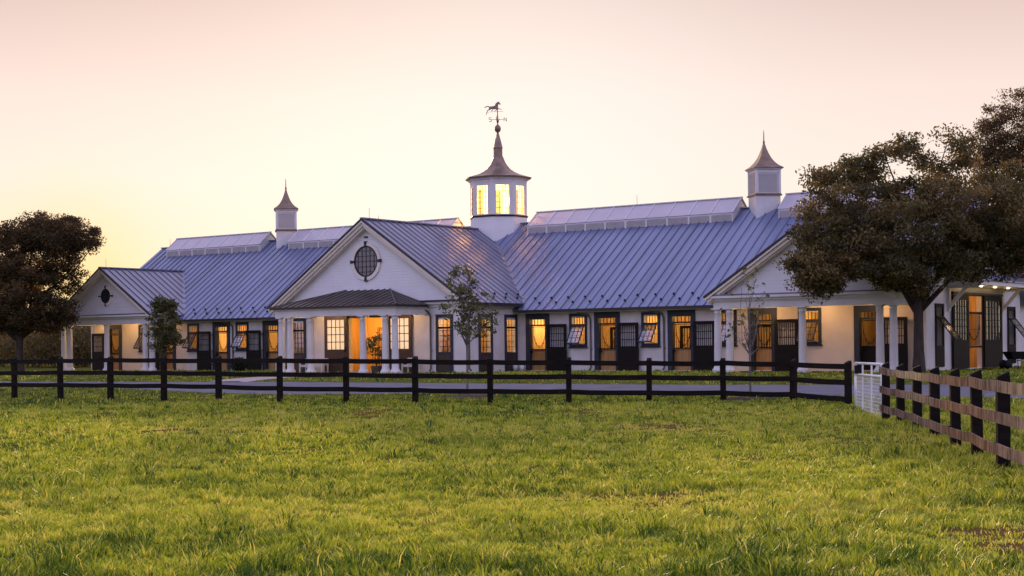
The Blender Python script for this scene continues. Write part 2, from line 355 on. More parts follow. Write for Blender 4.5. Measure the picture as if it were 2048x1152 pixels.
# ---------------------------------------------------------------- foliage
def leaf_obj(name,P,size,m,parent,tint,flat=.0,aspect=.6):
    n=len(P); P=np.asarray(P,np.float32)
    a=RNG.normal(size=(n,3)); a[:,2]*=1-flat*.5; a/=np.linalg.norm(a,axis=1)[:,None]
    b=np.cross(a,RNG.normal(size=(n,3))); b/=np.linalg.norm(b,axis=1)[:,None]
    s=size*(.6+.8*RNG.random((n,1))); a=a*s; b=b*s*aspect
    V=np.stack([P-a*.6,P+b*.5,P+a*.6,P-b*.5],1)
    me=D.meshes.new(name); me.vertices.add(n*4); me.vertices.foreach_set('co',V.astype(np.float32).ravel())
    me.loops.add(n*4); me.loops.foreach_set('vertex_index',np.arange(n*4,dtype=np.int32)); me.polygons.add(n); me.polygons.foreach_set('loop_start',np.arange(0,n*4,4)); me.update()
    at_=me.attributes.new('tint','FLOAT','POINT'); at_.data.foreach_set('value',np.repeat(np.clip(tint,0,1),4).astype(np.float32))
    me.materials.append(m); o=D.objects.new(name,me); COL.objects.link(o); 
    if parent:o.parent=parent
    return o
def tree(name,loc,trunk_h,trunk_r,lobes,nclump,cr,nleaf,lsize,lm,bm,label,cat,group=None,limbs=8,spread=.8,lean=(0,0)):
    """lobes: (cx,cy,cz,rx,ry,rz,weight) ellipsoids of clumps in local coordinates"""
    global RNG
    RNG=np.random.default_rng(sum(map(ord,name))*7+3)
    root=empty(name,loc); tag(root,label,cat,group)
    wts=np.array([l[6] for l in lobes],float); wts/=wts.sum(); cl=[]
    for _ in range(nclump):
        l=lobes[RNG.choice(len(lobes),p=wts)]
        d=RNG.normal(size=3); d/=np.linalg.norm(d); r=RNG.random()**.38
        cl.append((l[0]+d[0]*r*l[3],l[1]+d[1]*r*l[4],l[2]+d[2]*r*l[5]))
    cl=np.array(cl)
    tb=MB(); tb.smooth=True
    top=(lean[0],lean[1],trunk_h)
    pts=[(0,0,-.25),(0,0,.0),(lean[0]*.25,lean[1]*.25,trunk_h*.3),(lean[0]*.6,lean[1]*.6,trunk_h*.65),top]
    tb.tube(pts,[trunk_r*1.7,trunk_r*1.35,trunk_r,trunk_r*.9,trunk_r*.95],12)
    tk=tb.build('trunk',bm,root)
    br=MB(); br.smooth=True
    # limbs reach toward random far clumps; twigs join clumps to limbs
    idx=RNG.permutation(len(cl)); ends=[]
    for i in idx:
        if len(ends)>=limbs: break
        if all(np.linalg.norm(cl[i]-cl[j])>spread for j in ends): ends.append(i)
    nodes=[]
    for j in ends:
        e=cl[j]; p0=np.array(top)*np.array([1,1,RNG.uniform(.72,1)])
        m1=p0+(e-p0)*.35+np.array([0,0,.12*np.linalg.norm(e-p0)])+RNG.normal(size=3)*.12
        m2=p0+(e-p0)*.7+np.array([0,0,.08*np.linalg.norm(e-p0)])+RNG.normal(size=3)*.15
        r0=trunk_r*RNG.uniform(.4,.6); P=[p0,m1,m2,e]; br.tube(P,[r0,r0*.65,r0*.4,r0*.12],7)
        for t in np.linspace(.25,1,8):
            k=min(int(t*3),2); f=t*3-k; nodes.append((P[k]*(1-f)+P[k+1]*f, r0*(1-t*.85)))
    NP=np.array([n[0] for n in nodes])
    for c in cl:
        k=np.argmin(np.linalg.norm(NP-c,axis=1)+.6*np.maximum(0,NP[:,2]-c[2])); p=NP[k]; r=min(nodes[k][1]*.5,.05)
        mid=(p+c)/2+RNG.normal(size=3)*.12
        br.tube([p,mid,c],[r,r*.6,.008],5,False)
    br.build('branch',bm,root)
    per=RNG.multinomial(nleaf,np.ones(len(cl))/len(cl)); P=[];T=[]
    for c,k in zip(cl,per):
        rr=cr*RNG.uniform(.6,1.25); d=RNG.normal(size=(k,3)); d/=np.linalg.norm(d,axis=1)[:,None]
        q=c+d*(rr*RNG.random((k,1))**.55)*np.array([1.15,1.15,.75]); P.append(q)
        T.append(RNG.normal(.4,.2,k)+RNG.normal(0,.2))
    P=np.concatenate(P); T=np.concatenate(T)
    leaf_obj('crown',P,lsize,lm,root,T)
    return root
def gz(x,y): return float(ground_z(x,y))
# large dark tree before the right end
tx,ty,_=at(1838,742,60); 
tree('shade_tree',(tx,ty,gz(tx,ty)),2.9,.21,[(-.2,0,6.35,4.6,4.2,3.1,5.5),(-3.8,-.4,4.5,1.2,1.6,1.2,.8),(-4.1,-.4,3.7,.7,.8,.5,.3),(-.8,0,4.3,3.0,3.0,.8,1.3),(3.4,0,5.3,1.9,2.4,1.5,.9),(4.0,.3,4.9,1.7,1.8,1.0,.6)],
     430,.60,125000,.115,M['leaf_dark'],M['bark'],'large round dark shade tree with thick forked trunk behind the brown rail fence','tree',limbs=16,spread=1.6)
tx,ty,_=at(2125,740,74)
tree('tall_tree',(tx,ty,gz(tx,ty)),4.5,.28,[(-1.2,0,8.0,3.6,3.0,4.0,2.4),(-.3,0,11.8,3.5,3,2.1,2.0),(-3.0,0,10.3,1.6,1.6,1.9,1.1),(-2.6,0,6.0,1.9,2,1.8,.8)],
     520,.5,60000,.095,M['leaf_rust'],M['bark'],'tall sparse see-through tree rising at the right edge behind the large round tree','tree',limbs=14,spread=1.4)
tx,ty,_=at(40,738,88)
tree('spreading_tree',(tx,ty,gz(tx,ty)),2.2,.24,[(2.4,0,7.9,2.3,2.4,1.15,2.4),(.6,0,8.1,2.2,2.2,1.1,1.2),(-1.6,0,7.4,2.9,2.6,1.2,1.6),(.2,0,4.3,3.3,3.0,2.0,3.6),(-2.5,0,4.1,3,2.6,2.0,2.0),(0,.3,2.9,2.6,2.2,.7,.9),(3.2,0,6.8,1.3,1.3,.6,.45),(1.9,0,3.1,1.3,1.5,1.0,.8),(.4,0,6.2,3.0,2.8,.8,1.5),(2.4,0,5.6,1.4,1.5,.8,.5)],
     480,.58,112000,.115,M['leaf_rust'],M['bark'],'wide flat-topped dark tree with rusty leaves left of the barn portico','tree',limbs=15,spread=1.7)
tx,ty,_=at(-40,738,104)
tree('background_tree',(tx,ty,gz(tx,ty)),2.4,.3,[(0,0,5.0,4.4,3.5,2.6,1)],140,.75,26000,.15,M['leaf_dark'],M['bark'],'dark tree half cut by the left edge of the view, behind the spreading tree','tree',limbs=9,spread=1.8)
# young trees
tx,ty=hit(935,794)
T1=(tx,ty)
tree('young_tree',(tx,ty,gz(tx,ty)),1.9,.035,[(0,0,2.9,.85,.8,1.0,2),(-.2,0,3.7,.5,.5,.7,1),(.3,0,2.5,.85,.7,.55,1)],110,.2,2700,.085,M['leaf_young'],M['palebark'],'young leafy tree on a thin trunk in front of the central wing','tree',group=None,limbs=12,spread=.3)
tx,ty=hit(1501,798)
T2=(tx,ty)
tree('bare_young_tree',(tx,ty,gz(tx,ty)),1.7,.03,[(0,0,2.6,.75,.6,1.2,2),(-.3,0,2.2,.7,.6,.6,1),(0,0,3.6,.3,.3,.6,.8)],60,.12,150,.10,M['leaf_young'],M['palebark'],'almost bare young tree with few leaves in front of the right portico','tree',limbs=16,spread=.25)
tx,ty,_=at(331,742,85)
tree('bushy_tree',(tx,ty,gz(tx,ty)),1.2,.07,[(0,0,2.6,.95,.9,1.1,2),(0,0,1.7,.95,.9,.6,1),(-.2,0,3.7,.5,.5,.6,.8),(.3,0,3.6,.4,.4,.6,.5)],150,.26,11000,.10,M['leaf_young'],M['bark'],'small dense bushy tree in front of the left portico','tree',limbs=10,spread=.4)
def mulch(c,r,label):
    mb=MB(); n=28; vs=[(c[0],c[1],gz(*c)+.07)]
    for R,dz in ((.6,.055),(1,.0)):
        for k in range(n):
            a=2*PI*k/n; rr=r*R*(1+.08*math.sin(3*a+r)); x=c[0]+rr*math.cos(a); y=c[1]+rr*math.sin(a); vs.append((x,y,gz(x,y)+dz))
    fs=[(0,1+k,1+(k+1)%n) for k in range(n)]+[(1+k,1+n+k,1+n+(k+1)%n,1+(k+1)%n) for k in range(n)]
    mb.add(vs,fs); mb.sm=[True]*len(mb.f); tag(mb.build('mulch_ring',M['mulch']),label,'mulch','mulch rings round the young trees')
mulch(T1,1.15,'round bed of brown mulch under the young leafy tree'); mulch(T2,1.0,'round bed of brown mulch under the almost bare young tree')
def shrub(px,py,Y,r,h,label,name='shrub',m='leaf_shrub',n=2600,grp='clipped shrubs by the entrance'):
    x,y,_=at(px,py,Y); root=empty(name,(x,y,gz(x,y))); tag(root,label,'shrub',grp)
    d=RNG.normal(size=(n,3)); d/=np.linalg.norm(d,axis=1)[:,None]; q=d*RNG.random((n,1))**.4*np.array([r,r,h/2])+np.array([0,0,h/2])
    q+=RNG.normal(size=q.shape)*.05; q[:,2]=np.abs(q[:,2])
    leaf_obj('foliage',q,.09 if r<1.2 else .2,M[m],root,RNG.normal(.4,.25,n))
    st_=MB(); st_.smooth=True
    for k in range(5):
        a=k*1.3; st_.tube([(0,0,-.1),(r*.3*math.cos(a),r*.3*math.sin(a),h*.4),(r*.55*math.cos(a),r*.55*math.sin(a),h*.75)],[.03,.02,.008],5)
    st_.build('stem',M['bark'],root)
shrub(478,748,83,.48,.75,'dark rounded shrub left of the white bench on the lawn')
shrub(577,747,79,.40,.85,'reddish dark shrub at the left corner of the central porch')
for px,Y,r,h,l in ((135,112,3.4,3.2,'broad dark bush seen between the left portico columns'),(75,118,4,3.4,'dark bush behind the trunk of the spreading tree'),(5,124,4.6,4.0,'greyish bush at the far left edge'),(168,116,3.0,3.8,'dark tall bush behind the left end of the barn')):
    shrub(px,735,Y,r,h,l,'hedge_bush','leaf_dark',7000,'bushes behind the left end of the barn')
def treeline():
    P=[];T=[]
    for k in range(150):
        a=math.radians(RNG.uniform(-34,34)); R=RNG.uniform(190,230); x,y=R*math.sin(a),R*math.cos(a)
        h=RNG.uniform(4,7.0); n=260
        d=RNG.normal(size=(n,3)); d/=np.linalg.norm(d,axis=1)[:,None]
        P.append(np.array([x,y,h*.5])+d*np.array([5,4,h*.5])*RNG.random((n,1))**.4); T.append(RNG.normal(.4,.2,n))
    P=np.concatenate(P); P[:,2]=np.abs(P[:,2])+.4
    o=leaf_obj('distant_woods',P,.9,M['leaf_dark'],None,np.concatenate(T)); tag(o,'low dark belt of distant woods beyond the barn','woods',kind='stuff')
treeline()
# ---------------------------------------------------------------- barn
FZ=.50
SB=empty('stable_barn',(X0,Y0,0),-TH); tag(SB,'long white horse barn with blue-grey standing seam roof, glass-topped cupola and lit stalls','barn')
def P(name,mb,m,parent=SB,label=None): 
    o=mb.build(name,M[m] if isinstance(m,str) else [M[k] for k in m],parent)
    if label:o['label']=label
    return o
def wall_run(mb,a0,a1,z0,z1,t0,t1,ops,axis='u'):
    """wall along a between a0,a1 with openings (b0,b1,zb,zt); thickness t0..t1 on the other axis"""
    bx=(lambda p0,p1,q0,q1: mb.box((p0,t0,q0),(p1,t1,q1))) if axis=='u' else (lambda p0,p1,q0,q1: mb.box((t0,p0,q0),(t1,p1,q1)))
    c=a0
    for b0,b1,zb,zt in sorted(ops):
        if b0>c: bx(c,b0,z0,z1)
        if zb>z0: bx(b0,b1,z0,zb)
        if zt<z1: bx(b0,b1,zt,z1)
        c=b1
    if a1>c: bx(c,a1,z0,z1)
SL=(8.35-3.45)/6.8; VR=6.3
def zmain(v): return 3.45+SL*(v+.5)
UL,UR=-26.5,27.3
CU=.38           # axis of symmetry
mir=lambda a,b:(2*CU-b,2*CU-a)
doors_r=[(6.96,8.36),(10.97,12.40),(15.0,16.45)]; doors_l=[(-15.28,-13.87),(-11.22,-9.80)]
wins_r=[(9.54,10.55),(13.59,14.59),(17.55,18.55)]; wins_l=[(-17.42,-16.45),(-13.38,-12.36)]
pd_r=[(19.16,20.51),(24.14,25.45)]; pw_r=[(21.56,22.64)]
pd_l=[(-19.72,-18.45),(-24.72,-23.30)]; pw_l=[(-21.72,-20.70)]
DZ=(FZ,3.02); WZ=(1.78,3.02); J=.23
dops=lambda L:[(a+J,b-J,*DZ) for a,b in L]; wops=lambda L:[(a+.13,b-.13,*WZ) for a,b in L]
mb=MB()
wall_run(mb,6.2,17.9,.3,3.3,0,.25,dops(doors_r)+wops(wins_r[:2])+[(17.68,17.9,*WZ)])
P('wall',mb,'stucco'); mb=MB()
wall_run(mb,-17.5,-5.45,.3,3.3,0,.25,dops(doors_l)+wops(wins_l[1:])+[(-17.29,-16.58,*WZ)])
P('wall',mb,'stucco')
mb=MB(); wall_run(mb,17.9,27.05,.3,3.3,0,.25,dops(pd_r)+wops(pw_r)+[(17.9,18.42,*WZ)]); P('wall',mb,'salmon',label='warm peach stucco wall under the right portico')
mb=MB(); wall_run(mb,-25.9,-17.5,.3,3.3,0,.25,dops(pd_l)+wops(pw_l)); P('wall',mb,'salmon',label='warm peach stucco wall under the left portico')
# end walls and back
mb=MB(); ops=[(1.05,1.95,1.0,3.3),(4.85,6.9,FZ,3.75),(10.45,11.5,1.0,3.3)]
wall_run(mb,.25,12.35,.3,3.9,27.05,27.3,ops,'v')
mb.prism([(0.0,3.9),(12.6,3.9),(12.6,3.95),(VR,8.2),(0.0,3.75)],'u',27.05,27.3)
mb.box((27.05,0,.3),(27.3,.25,3.9))
P('wall',mb,'white',label='right gable end wall painted white')
mb=MB(); mb.prism([(0,.3),(12.6,.3),(12.6,3.6),(VR,8.2),(0,3.6)],'u',-26.2,-25.95); mb.box((-25.95,12.35,.3),(27.05,12.6,3.5))
P('wall',mb,'white')
# --- roofs
def seam(mb,p,q,n,w=.035,h=.05):
    p=Vector(p);q=Vector(q); N=Vector(n).normalized(); mb.beam(p+N*h*.45,q+N*h*.45,w,h,up=N)
def roof_slab(poly,n,seams,mats=('roof',),name='roof',thick=.1,par=SB,extra=None):
    mb=MB(); mb.slab(poly,n,thick)
    for p,q in seams: seam(mb,p,q,n)
    if extra: extra(mb)
    return P(name,mb,mats[0],par)
nF=Vector((0,-SL,1)).normalized(); nB=Vector((0,SL,1)).normalized()
us=np.arange(UL+.05,UR+.4,.49)
RU0,RU1=UL-.3,UR+.35
def capM(mb):
    mb.beam((RU0,VR,8.38),(RU1,VR,8.38),.22,.06)
front=roof_slab([(RU0,-.5,3.45),(RU1,-.5,3.45),(RU1,VR,8.35),(RU0,VR,8.35)],nF,[((u,-.5,3.45),(u,VR,8.35)) for u in us],extra=capM)
roof_slab([(RU0,VR,8.35),(RU1,VR,8.35),(RU1,13.1,3.45),(RU0,13.1,3.45)],nB,[((u,13.1,3.45),(u,VR,8.35)) for u in us])
# snow guards: little dark cast blocks clamped on the seams
gb=MB(); gb.box((-.035,-.035,.0),(.035,.035,.08)); gb.prism([(-.075,0),(.075,0),(.0,.11)],'v',-.015,.015)
g0=None
def guard(parent,u,v,z):
    global g0
    if g0 is None: g0=gb.build('snow_guard',M['iron'],parent); g0.location=(u,v,z)
    else: dup(g0,(u,v,z),parent)
for i,u in enumerate(us):
    if (7.2<u<18.2) or (-17.2<u<-6.2):
        v=.22 if i%2 else -.12
        guard(front,u,v,zmain(v)+.03)
# gutters
def gutter(u0,u1,v,z,name='gutter'):
    mb=MB(); mb.box((u0,v-.12,z-.13),(u1,v,z-.01)); return P(name,mb,'gutter')
gutter(6.9,18.3,-.5,3.45); gutter(-17.6,-6.05,-.5,3.45)
mb=MB()  # soffits + frieze boards along the stalls
for a,b in ((6.9,17.9),(-17.5,-5.9)): mb=MB(); mb.box((a,-.48,3.28),(b,.0,3.33)); P('soffit',mb,'stucco')
# --- gabled wings: pitch roofs running back into the main slope
def gable_roof(uc,hw,v0,zE,zA,mats='roof',guards=None,seams=True):
    sl=(zA-zE)/hw; vr=(zA-3.45)/SL-.5; ve=(zE-3.45)/SL-.5
    ob=[]
    for s in (-1,1):
        n=Vector((s*sl,0,1)).normalized()
        poly=[(uc,v0,zA),(uc,vr+.05,zA),(uc+s*hw,ve,zE),(uc+s*hw,v0,zE)]
        if s<0: poly=poly[::-1]
        sm=[]
        v=v0+.06
        while v<vr-.1:
            zm=zmain(v)                        # valley height here
            zz=max(zE,zm); d=(zA-zz)/sl
            sm.append(((uc,v,zA),(uc+s*d,v,zz))); v+=.49
        def ex(mb,s=s):
            a=Vector((uc,vr,zA)); b=Vector((uc+s*hw,ve,zE)); mb.beam(a+Vector((0,0,.02)),b+Vector((0,0,.02)),.16,.035)
            if s>0: mb.beam((uc,v0,zA+.035),(uc,vr,zA+.035),.2,.06)
        r=roof_slab(poly,n,sm,mats=('roofwing',),extra=ex); ob.append(r)
        if guards and s>0:
            i=0; v=v0+.06
            while v<ve+.9:
                if v>guards:
                    d=hw-(.32 if i%2 else .62); guard(r,uc+d,v,zA-sl*d+.03)
                v+=.49; i+=1
    return ob
WC,WH,WV=CU,6.55,-4.7
gable_roof(WC,WH,WV,3.79,8.07,guards=-2.2)
gable_roof(-22.0,4.42,-2.7,3.74,6.58)
gable_roof(22.77,4.42,-2.7,3.74,6.58)
def rake(uc,hw,v,zE,zA,w=.36,mm=('cream','gutter')):
    """stepped rake boards, drip edge and soffit of a gable"""
    mb=MB()
    for s in (-1,1):
        a=Vector((uc,0,zA-.05)); b=Vector((uc+s*(hw-.02),0,zE-.05)); d=(b-a).normalized(); n=Vector((-d.z*s,0,d.x*s)).normalized()
        if n.z>0:n=-n
        for (o0,o1,v0,v1) in ((0,.12,v-.0,v+.50),(.12,.26,v+.10,v+.50),(.26,w,v+.20,v+.50)):
            p=[a+n*o0,b+n*o0,b+n*o1,a+n*o1]
            # mitre at the apex
            p[0].x=uc; p[3].x=uc; p[0].z=zA-.05-o0/abs(n.z); p[3].z=zA-.05-o1/abs(n.z)
            mb.prism([(q.x,q.z) for q in p],'v',v0,v1)
    P('rake_board',mb,mm[0])
    mb=MB()
    for s in (-1,1):
        mb.beam((uc,v-.015,zA-.02),(uc+s*hw,v-.015,zE-.02),.03,.07)
    P('drip_edge',mb,mm[1])
rake(WC,WH,WV,3.79,8.07); rake(-22.0,4.42,-2.7,3.74,6.58,.3,('cream','gutter')); rake(22.77,4.42,-2.7,3.74,6.58,.32,('cream','gutter'))
# --- centre wing walls
wf=-4.2; wu0,wu1=2*CU-6.45,6.45
side=[(-3.23,-2.11),(-1.12,-.08)]
fw=[(4.65,5.69),mir(4.65,5.69)]
mb=MB()
wall_run(mb,wu0,wu1,.3,3.9,wf,wf+.25,[(a+.12,b-.12,1.45,3.0) for a,b in fw]+[(-.97,1.70,FZ,3.2)])
P('wall',mb,'white')
mb=MB()
hz=8.07-.15; tz=3.95; hwz=WH*(hz-tz)/(8.07-3.79)-.0
mb.prism([(WC-hwz,tz),(WC+hwz,tz),(WC,hz)],'v',wf-.004,wf+.25)
P('gable_wall',mb,'siding')
mb=MB(); wall_run(mb,wf+.25,.0,.3,3.9,wu1-.25,wu1,[(a+.12,b-.12,1.4,3.0) for a,b in side],'v'); P('wall',mb,'white')
mb=MB(); mb.box((wu0,wf+.25,.3),(wu0+.25,0,3.7)); P('wall',mb,'white')
# corner pilasters and friezes
mb=MB()
for a in (wu0-.03,wu1-.35): mb=MB(); mb.box((a,wf-.035,.4),(a+.38,wf-.001,3.3)); P('pilaster',mb,'white')
for a in (-3.75,3.95): mb=MB(); mb.box((a,wf-.06,.4),(a+.4,wf-.001,3.25)); P('pilaster',mb,'white')
def cornice(mb,u0,u1,v,z,d=.5):
    mb.box((u0,v-.03,z-.42),(u1,v,z-.0)); mb.box((u0-.05,v-.12,z),(u1+.05,v,z+.12)); mb.box((u0-.1,v-d*.5,z+.12),(u1+.1,v,z+.24))
mb=MB(); cornice(mb,wu0,wu1,wf-.002,3.62); mb.box((wu1,wf,3.25),(wu1+.03,-.02,3.62)); mb.box((wu1,wf,3.62),(wu1+.35,-.02,3.72)); P('cornice',mb,'white')
mb=MB(); mb.box((wu0-.3,wf-.34,3.862),(wu1+.3,wf-.005,3.93)); mb.box((wu1+.35,wf-.4,3.63),(wu1+.5,-.25,3.78)); P('flashing',mb,'gutter')
# --- oval windows
def oval(uc,zc,v,r,rr,label=None,n=40,gm='glassdark'):
    mb=MB()
    vs=[];
    for k in range(n):
        a=2*PI*k/n; c,s=math.cos(a),math.sin(a)
        for R,y in ((r,v),(r,v-.07),(rr,v-.07),(rr,v)): vs.append((uc+R*c,y,zc+R*s))
    fs=[(4*k+j,4*k+j+1,4*((k+1)%n)+j+1,4*((k+1)%n)+j) for k in range(n) for j in range(3)]
    mb.add(vs,fs); o=P('round_window',mb,'cream',label=label)
    g=MB(); g.prism([(uc+r*math.cos(2*PI*k/n),zc+r*math.sin(2*PI*k/n)) for k in range(n)],'v',v-.02,v+.05); P('glass',g,gm,o)
    b=MB(); m_=5
    for k in range(1,m_+1):
        x=-r+2*r*k/(m_+1); h=math.sqrt(max(0,r*r-x*x)); b.box((uc+x-.012,v-.045,zc-h),(uc+x+.012,v-.021,zc+h)); b.box((uc-h,v-.043,zc+x-.012),(uc+h,v-.0211,zc+x+.012))
    vs=[]
    for k in range(n):
        a=2*PI*k/n; c,s=math.cos(a),math.sin(a)
        for R,y in ((r-.07,v-.0),(r-.07,v-.06),(r,v-.06)): vs.append((uc+R*c,y,zc+R*s))
    b.add(vs,[(3*k+j,3*k+j+1,3*((k+1)%n)+j+1,3*((k+1)%n)+j) for k in range(n) for j in range(2)])
    P('muntin',b,'frame',o)
    for a in range(4):
        c,s=math.cos(a*PI/2),math.sin(a*PI/2); k=MB(); R0,R1=r*.99,rr*1.05; w0,w1=.05*r/.75,.08*r/.75
        k.prism([(uc+R0*c-w0*s,zc+R0*s+w0*c),(uc+R0*c+w0*s,zc+R0*s-w0*c),(uc+R1*c+w1*s,zc+R1*s-w1*c),(uc+R1*c-w1*s,zc+R1*s+w1*c)],'v',v-.11,v-.001); P('keystone',k,'frame',o)
oval(.27,5.98,wf-.006,.78,.95)
# --- porticos at both ends
def column_proto():
    mb=MB(); mb.smooth=True
    H=2.74
    prof=[(.24,.0),(.26,.03),(.26,.08),(.23,.11),(.2,.13),(.205,.16),(.18,.19)]
    for t in np.linspace(0,1,9): prof.append((.172-.03*t**1.6,.2+(H-.42)*t))
    prof+=[(.165,H-.2),(.165,H-.175),(.145,H-.165),(.145,H-.11),(.19,H-.07),(.2,H-.05)]
    mb.lathe(prof,20); mb.smooth=False; mb.box((-.27,-.27,-.12),(.27,.27,0)); mb.box((-.22,-.22,H-.05),(.22,.22,H))
    return mb
COLM=None
def column(u,v,z=FZ):
    global COLM
    if COLM is None: COLM=column_proto().build('column',M['white'],SB); COLM.location=(u,v,z)
    else: dup(COLM,(u,v,z),SB)
ceil_lamps=[]
def lampdisc(u,v,z,power,col=(1,.60,.30),parent=SB,r=.1,size=.12):
    mb=MB(); mb.lathe([(r,0),(r,.03)],14); o=mb.build('ceiling_lamp',M['lamp'],parent); o.location=(u,v,z-.035)
    light('lamp_light',(u,v,z-.14),power,col,size,parent)
def portico(uc,label,ov_r=.42,ov_rr=.56):
    h=4.1; v0=-2.2
    mb=MB()   # entablature: front beam and the two sides
    for (a,b,c,d) in ((uc-h,v0-.2,uc+h,v0+.2),(uc-h,v0+.2,uc-h+.4,0),(uc+h-.4,v0+.2,uc+h,0)):
        mb.box((a,b,3.24),(c,d,3.5))
    for e,z0,z1 in ((.04,3.5,3.56),(.12,3.56,3.66),(.26,3.66,3.76)):
        mb.box((uc-h-e,v0-.2-e,z0),(uc+h+e,-.001,z1))
    P('entablature',mb,'white')
    mb=MB(); mb.box((uc-h-.2,v0-.44,3.762),(uc+h+.2,v0-.001,3.83)); P('flashing',mb,'flash')
    mb=MB(); zt=3.76; zz=6.58-.12; w=4.42*(zz-zt)/(6.58-3.74); mb.prism([(uc-w,zt),(uc+w,zt),(uc,zz)],'v',v0,v0+.2); P('gable_wall',mb,'siding')
    oval(uc,4.92,v0-.004,ov_r+.02,ov_rr+.02,gm='leaf')
    mb=MB(); mb.box((uc-h-.3,v0-.35,.25),(uc+h+.3,-.001,FZ-.12)); P('floor_slab',mb,'stone')
    for du in (-4.0,-3.42,0,3.42,4.0): column(uc+du,v0+.0,FZ+.0)
    mb=MB(); mb.box((uc-h+.4,v0+.2,3.44),(uc+h-.4,-.001,3.49)); P('ceiling',mb,'white')
    for du in (-2.6,0,2.6): lampdisc(uc+du,-1.0,3.44,38)
portico(-22.0,''); portico(22.77,'')
# --- centre porch (hipped copper roof)
pc=.32; pv=-6.5; ph=3.7
for du in (-3.7,-3.1,-1.7,1.7,3.1,3.7): column(pc+du,pv)
mb=MB()
for (a,b,c,d) in ((pc-ph-.22,pv-.22,pc+ph+.22,pv+.22),(pc-ph-.22,pv+.22,pc-ph+.22,wf-.001),(pc+ph-.22,pv+.22,pc+ph+.22,wf-.001)): mb.box((a,b,3.24),(c,d,3.56))
mb.box((pc-ph-.3,pv-.3,3.56),(pc+ph+.3,wf-.3,3.62)); P('entablature',mb,'white')
mb=MB(); mb.box((pc-ph-.42,pv-.42,3.60+.021),(pc+ph+.42,pv-.3,3.72)); mb.box((pc-ph-.42,pv-.3,3.621),(pc-ph-.3,wf-.35,3.72)); mb.box((pc+ph+.3,pv-.3,3.621),(pc+ph+.42,wf-.35,3.72)); P('gutter',mb,'gutter')
e=ph+.4; zE,zT=3.70,4.56; rg=1.44
A=(pc-e,pv-.4,zE);B_=(pc+e,pv-.4,zE);Cc=(pc+rg,wf,zT);Dd=(pc-rg,wf,zT);E1=(pc+e,wf,zE);E0=(pc-e,wf,zE)
mb=MB(); mb.add([A,B_,Cc,Dd,E1,E0],[(0,1,2,3),(1,4,2),(0,3,5),(0,5,4,1)])
nf=Vector((0,-(zT-zE),(wf-pv+.4))).normalized(); sv=wf-(pv-.4)
for u in np.arange(-e+.2,e,.42):
    t=1.0 if abs(u)<=rg else (e-abs(u))/(e-rg)
    if t>.05: seam(mb,(pc+u,pv-.4,zE),(pc+u,pv-.4+sv*t,zE+(zT-zE)*t),nf,.03,.045)
for s in (-1,1):
    ns=Vector((s*(zT-zE),0,e-rg)).normalized()
    for v in np.arange(.25,sv,.42):
        t=v/sv; seam(mb,(pc+s*e,pv-.4+v,zE),(pc+s*(e-(e-rg)*t),pv-.4+v,zE+(zT-zE)*t),ns,.03,.045)
    mb.beam((pc+s*e,pv-.4,zE+.03),(pc+s*rg,wf,zT+.03),.07,.05)
P('porch_roof',mb,'copper',label='hipped brown copper roof of the central porch')
mb=MB(); mb.box((pc-ph+.22,pv+.22,3.48),(pc+ph-.22,wf-.062,3.53)); P('ceiling',mb,'white')
mb=MB(); mb.box((pc-ph-.5,pv-.45,.2),(pc+ph+.5,wf-.001,FZ-.12)); P('floor_slab',mb,'stone')
for du in (-2.6,2.6): lampdisc(pc+du,-5.3,3.48,50,(1,.55,.30))
# --- barn doors of the central wing
def barred(mb,u0,u1,z0,z1,v,nb,nh,t=.02,ax='u',w=.022):
    f=(lambda a,b,c,d: mb.box((a,v,c),(b,v+t,d))) if ax=='u' else (lambda a,b,c,d: mb.box((v,a,c),(v+t,b,d)))
    for k in range(1,nb+1):
        x=u0+(u1-u0)*k/(nb+1); f(x-w/2,x+w/2,z0,z1)
    f2=(lambda a,b,c,d: mb.box((a,v+.002,c),(b,v+t-.002,d))) if ax=='u' else (lambda a,b,c,d: mb.box((v+.002,a,c),(v+t-.002,b,d)))
    for k in range(1,nh+1):
        z=z0+(z1-z0)*k/(nh+1); f2(u0,u1,z-w/2,z+w/2)
def frame_rect(mb,a0,a1,z0,z1,w,t0,t1,ax='u',wb=None):
    wb=w if wb is None else wb
    f=(lambda a,b,c,d: mb.box((a,t0,c),(b,t1,d))) if ax=='u' else (lambda a,b,c,d: mb.box((t0,a,c),(t1,b,d)))
    f(a0,a0+w,z0,z1); f(a1-w,a1,z0,z1); f(a0+w,a1-w,z1-w,z1)
    if wb>0: f(a0+w,a1-w,z0,z0+wb)
for a,b in ((-2.5,-.97),mir(-2.47,-.94)):
    mb=MB(); frame_rect(mb,a,b,FZ,3.3,.19,wf-.14,wf-.07,wb=1.12)
    o=P('barn_door',mb,'brownleaf')
    g=MB(); g.box((a+.19,wf-.12,1.62),(b-.19,wf-.11,3.11)); P('glass',g,'curtain',o)
    k=MB(); barred(k,a+.19,b-.19,1.62,3.11,wf-.135,3,3,.03,w=.035); P('muntin',k,'leaf',o)
    h=MB(); h.box((a+.10 if a>0 else b-.13,wf-.19,1.5),(a+.13 if a>0 else b-.10,wf-.15,1.75)); P('handle',h,'iron',o)
mb=MB(); frame_rect(mb,-1.06,1.79,FZ,3.28,.09,wf-.06,wf+.05,wb=0); mb.box((-2.6,wf-.17,3.3),(3.3,wf-.065,3.36)); P('door_frame',mb,'frame')
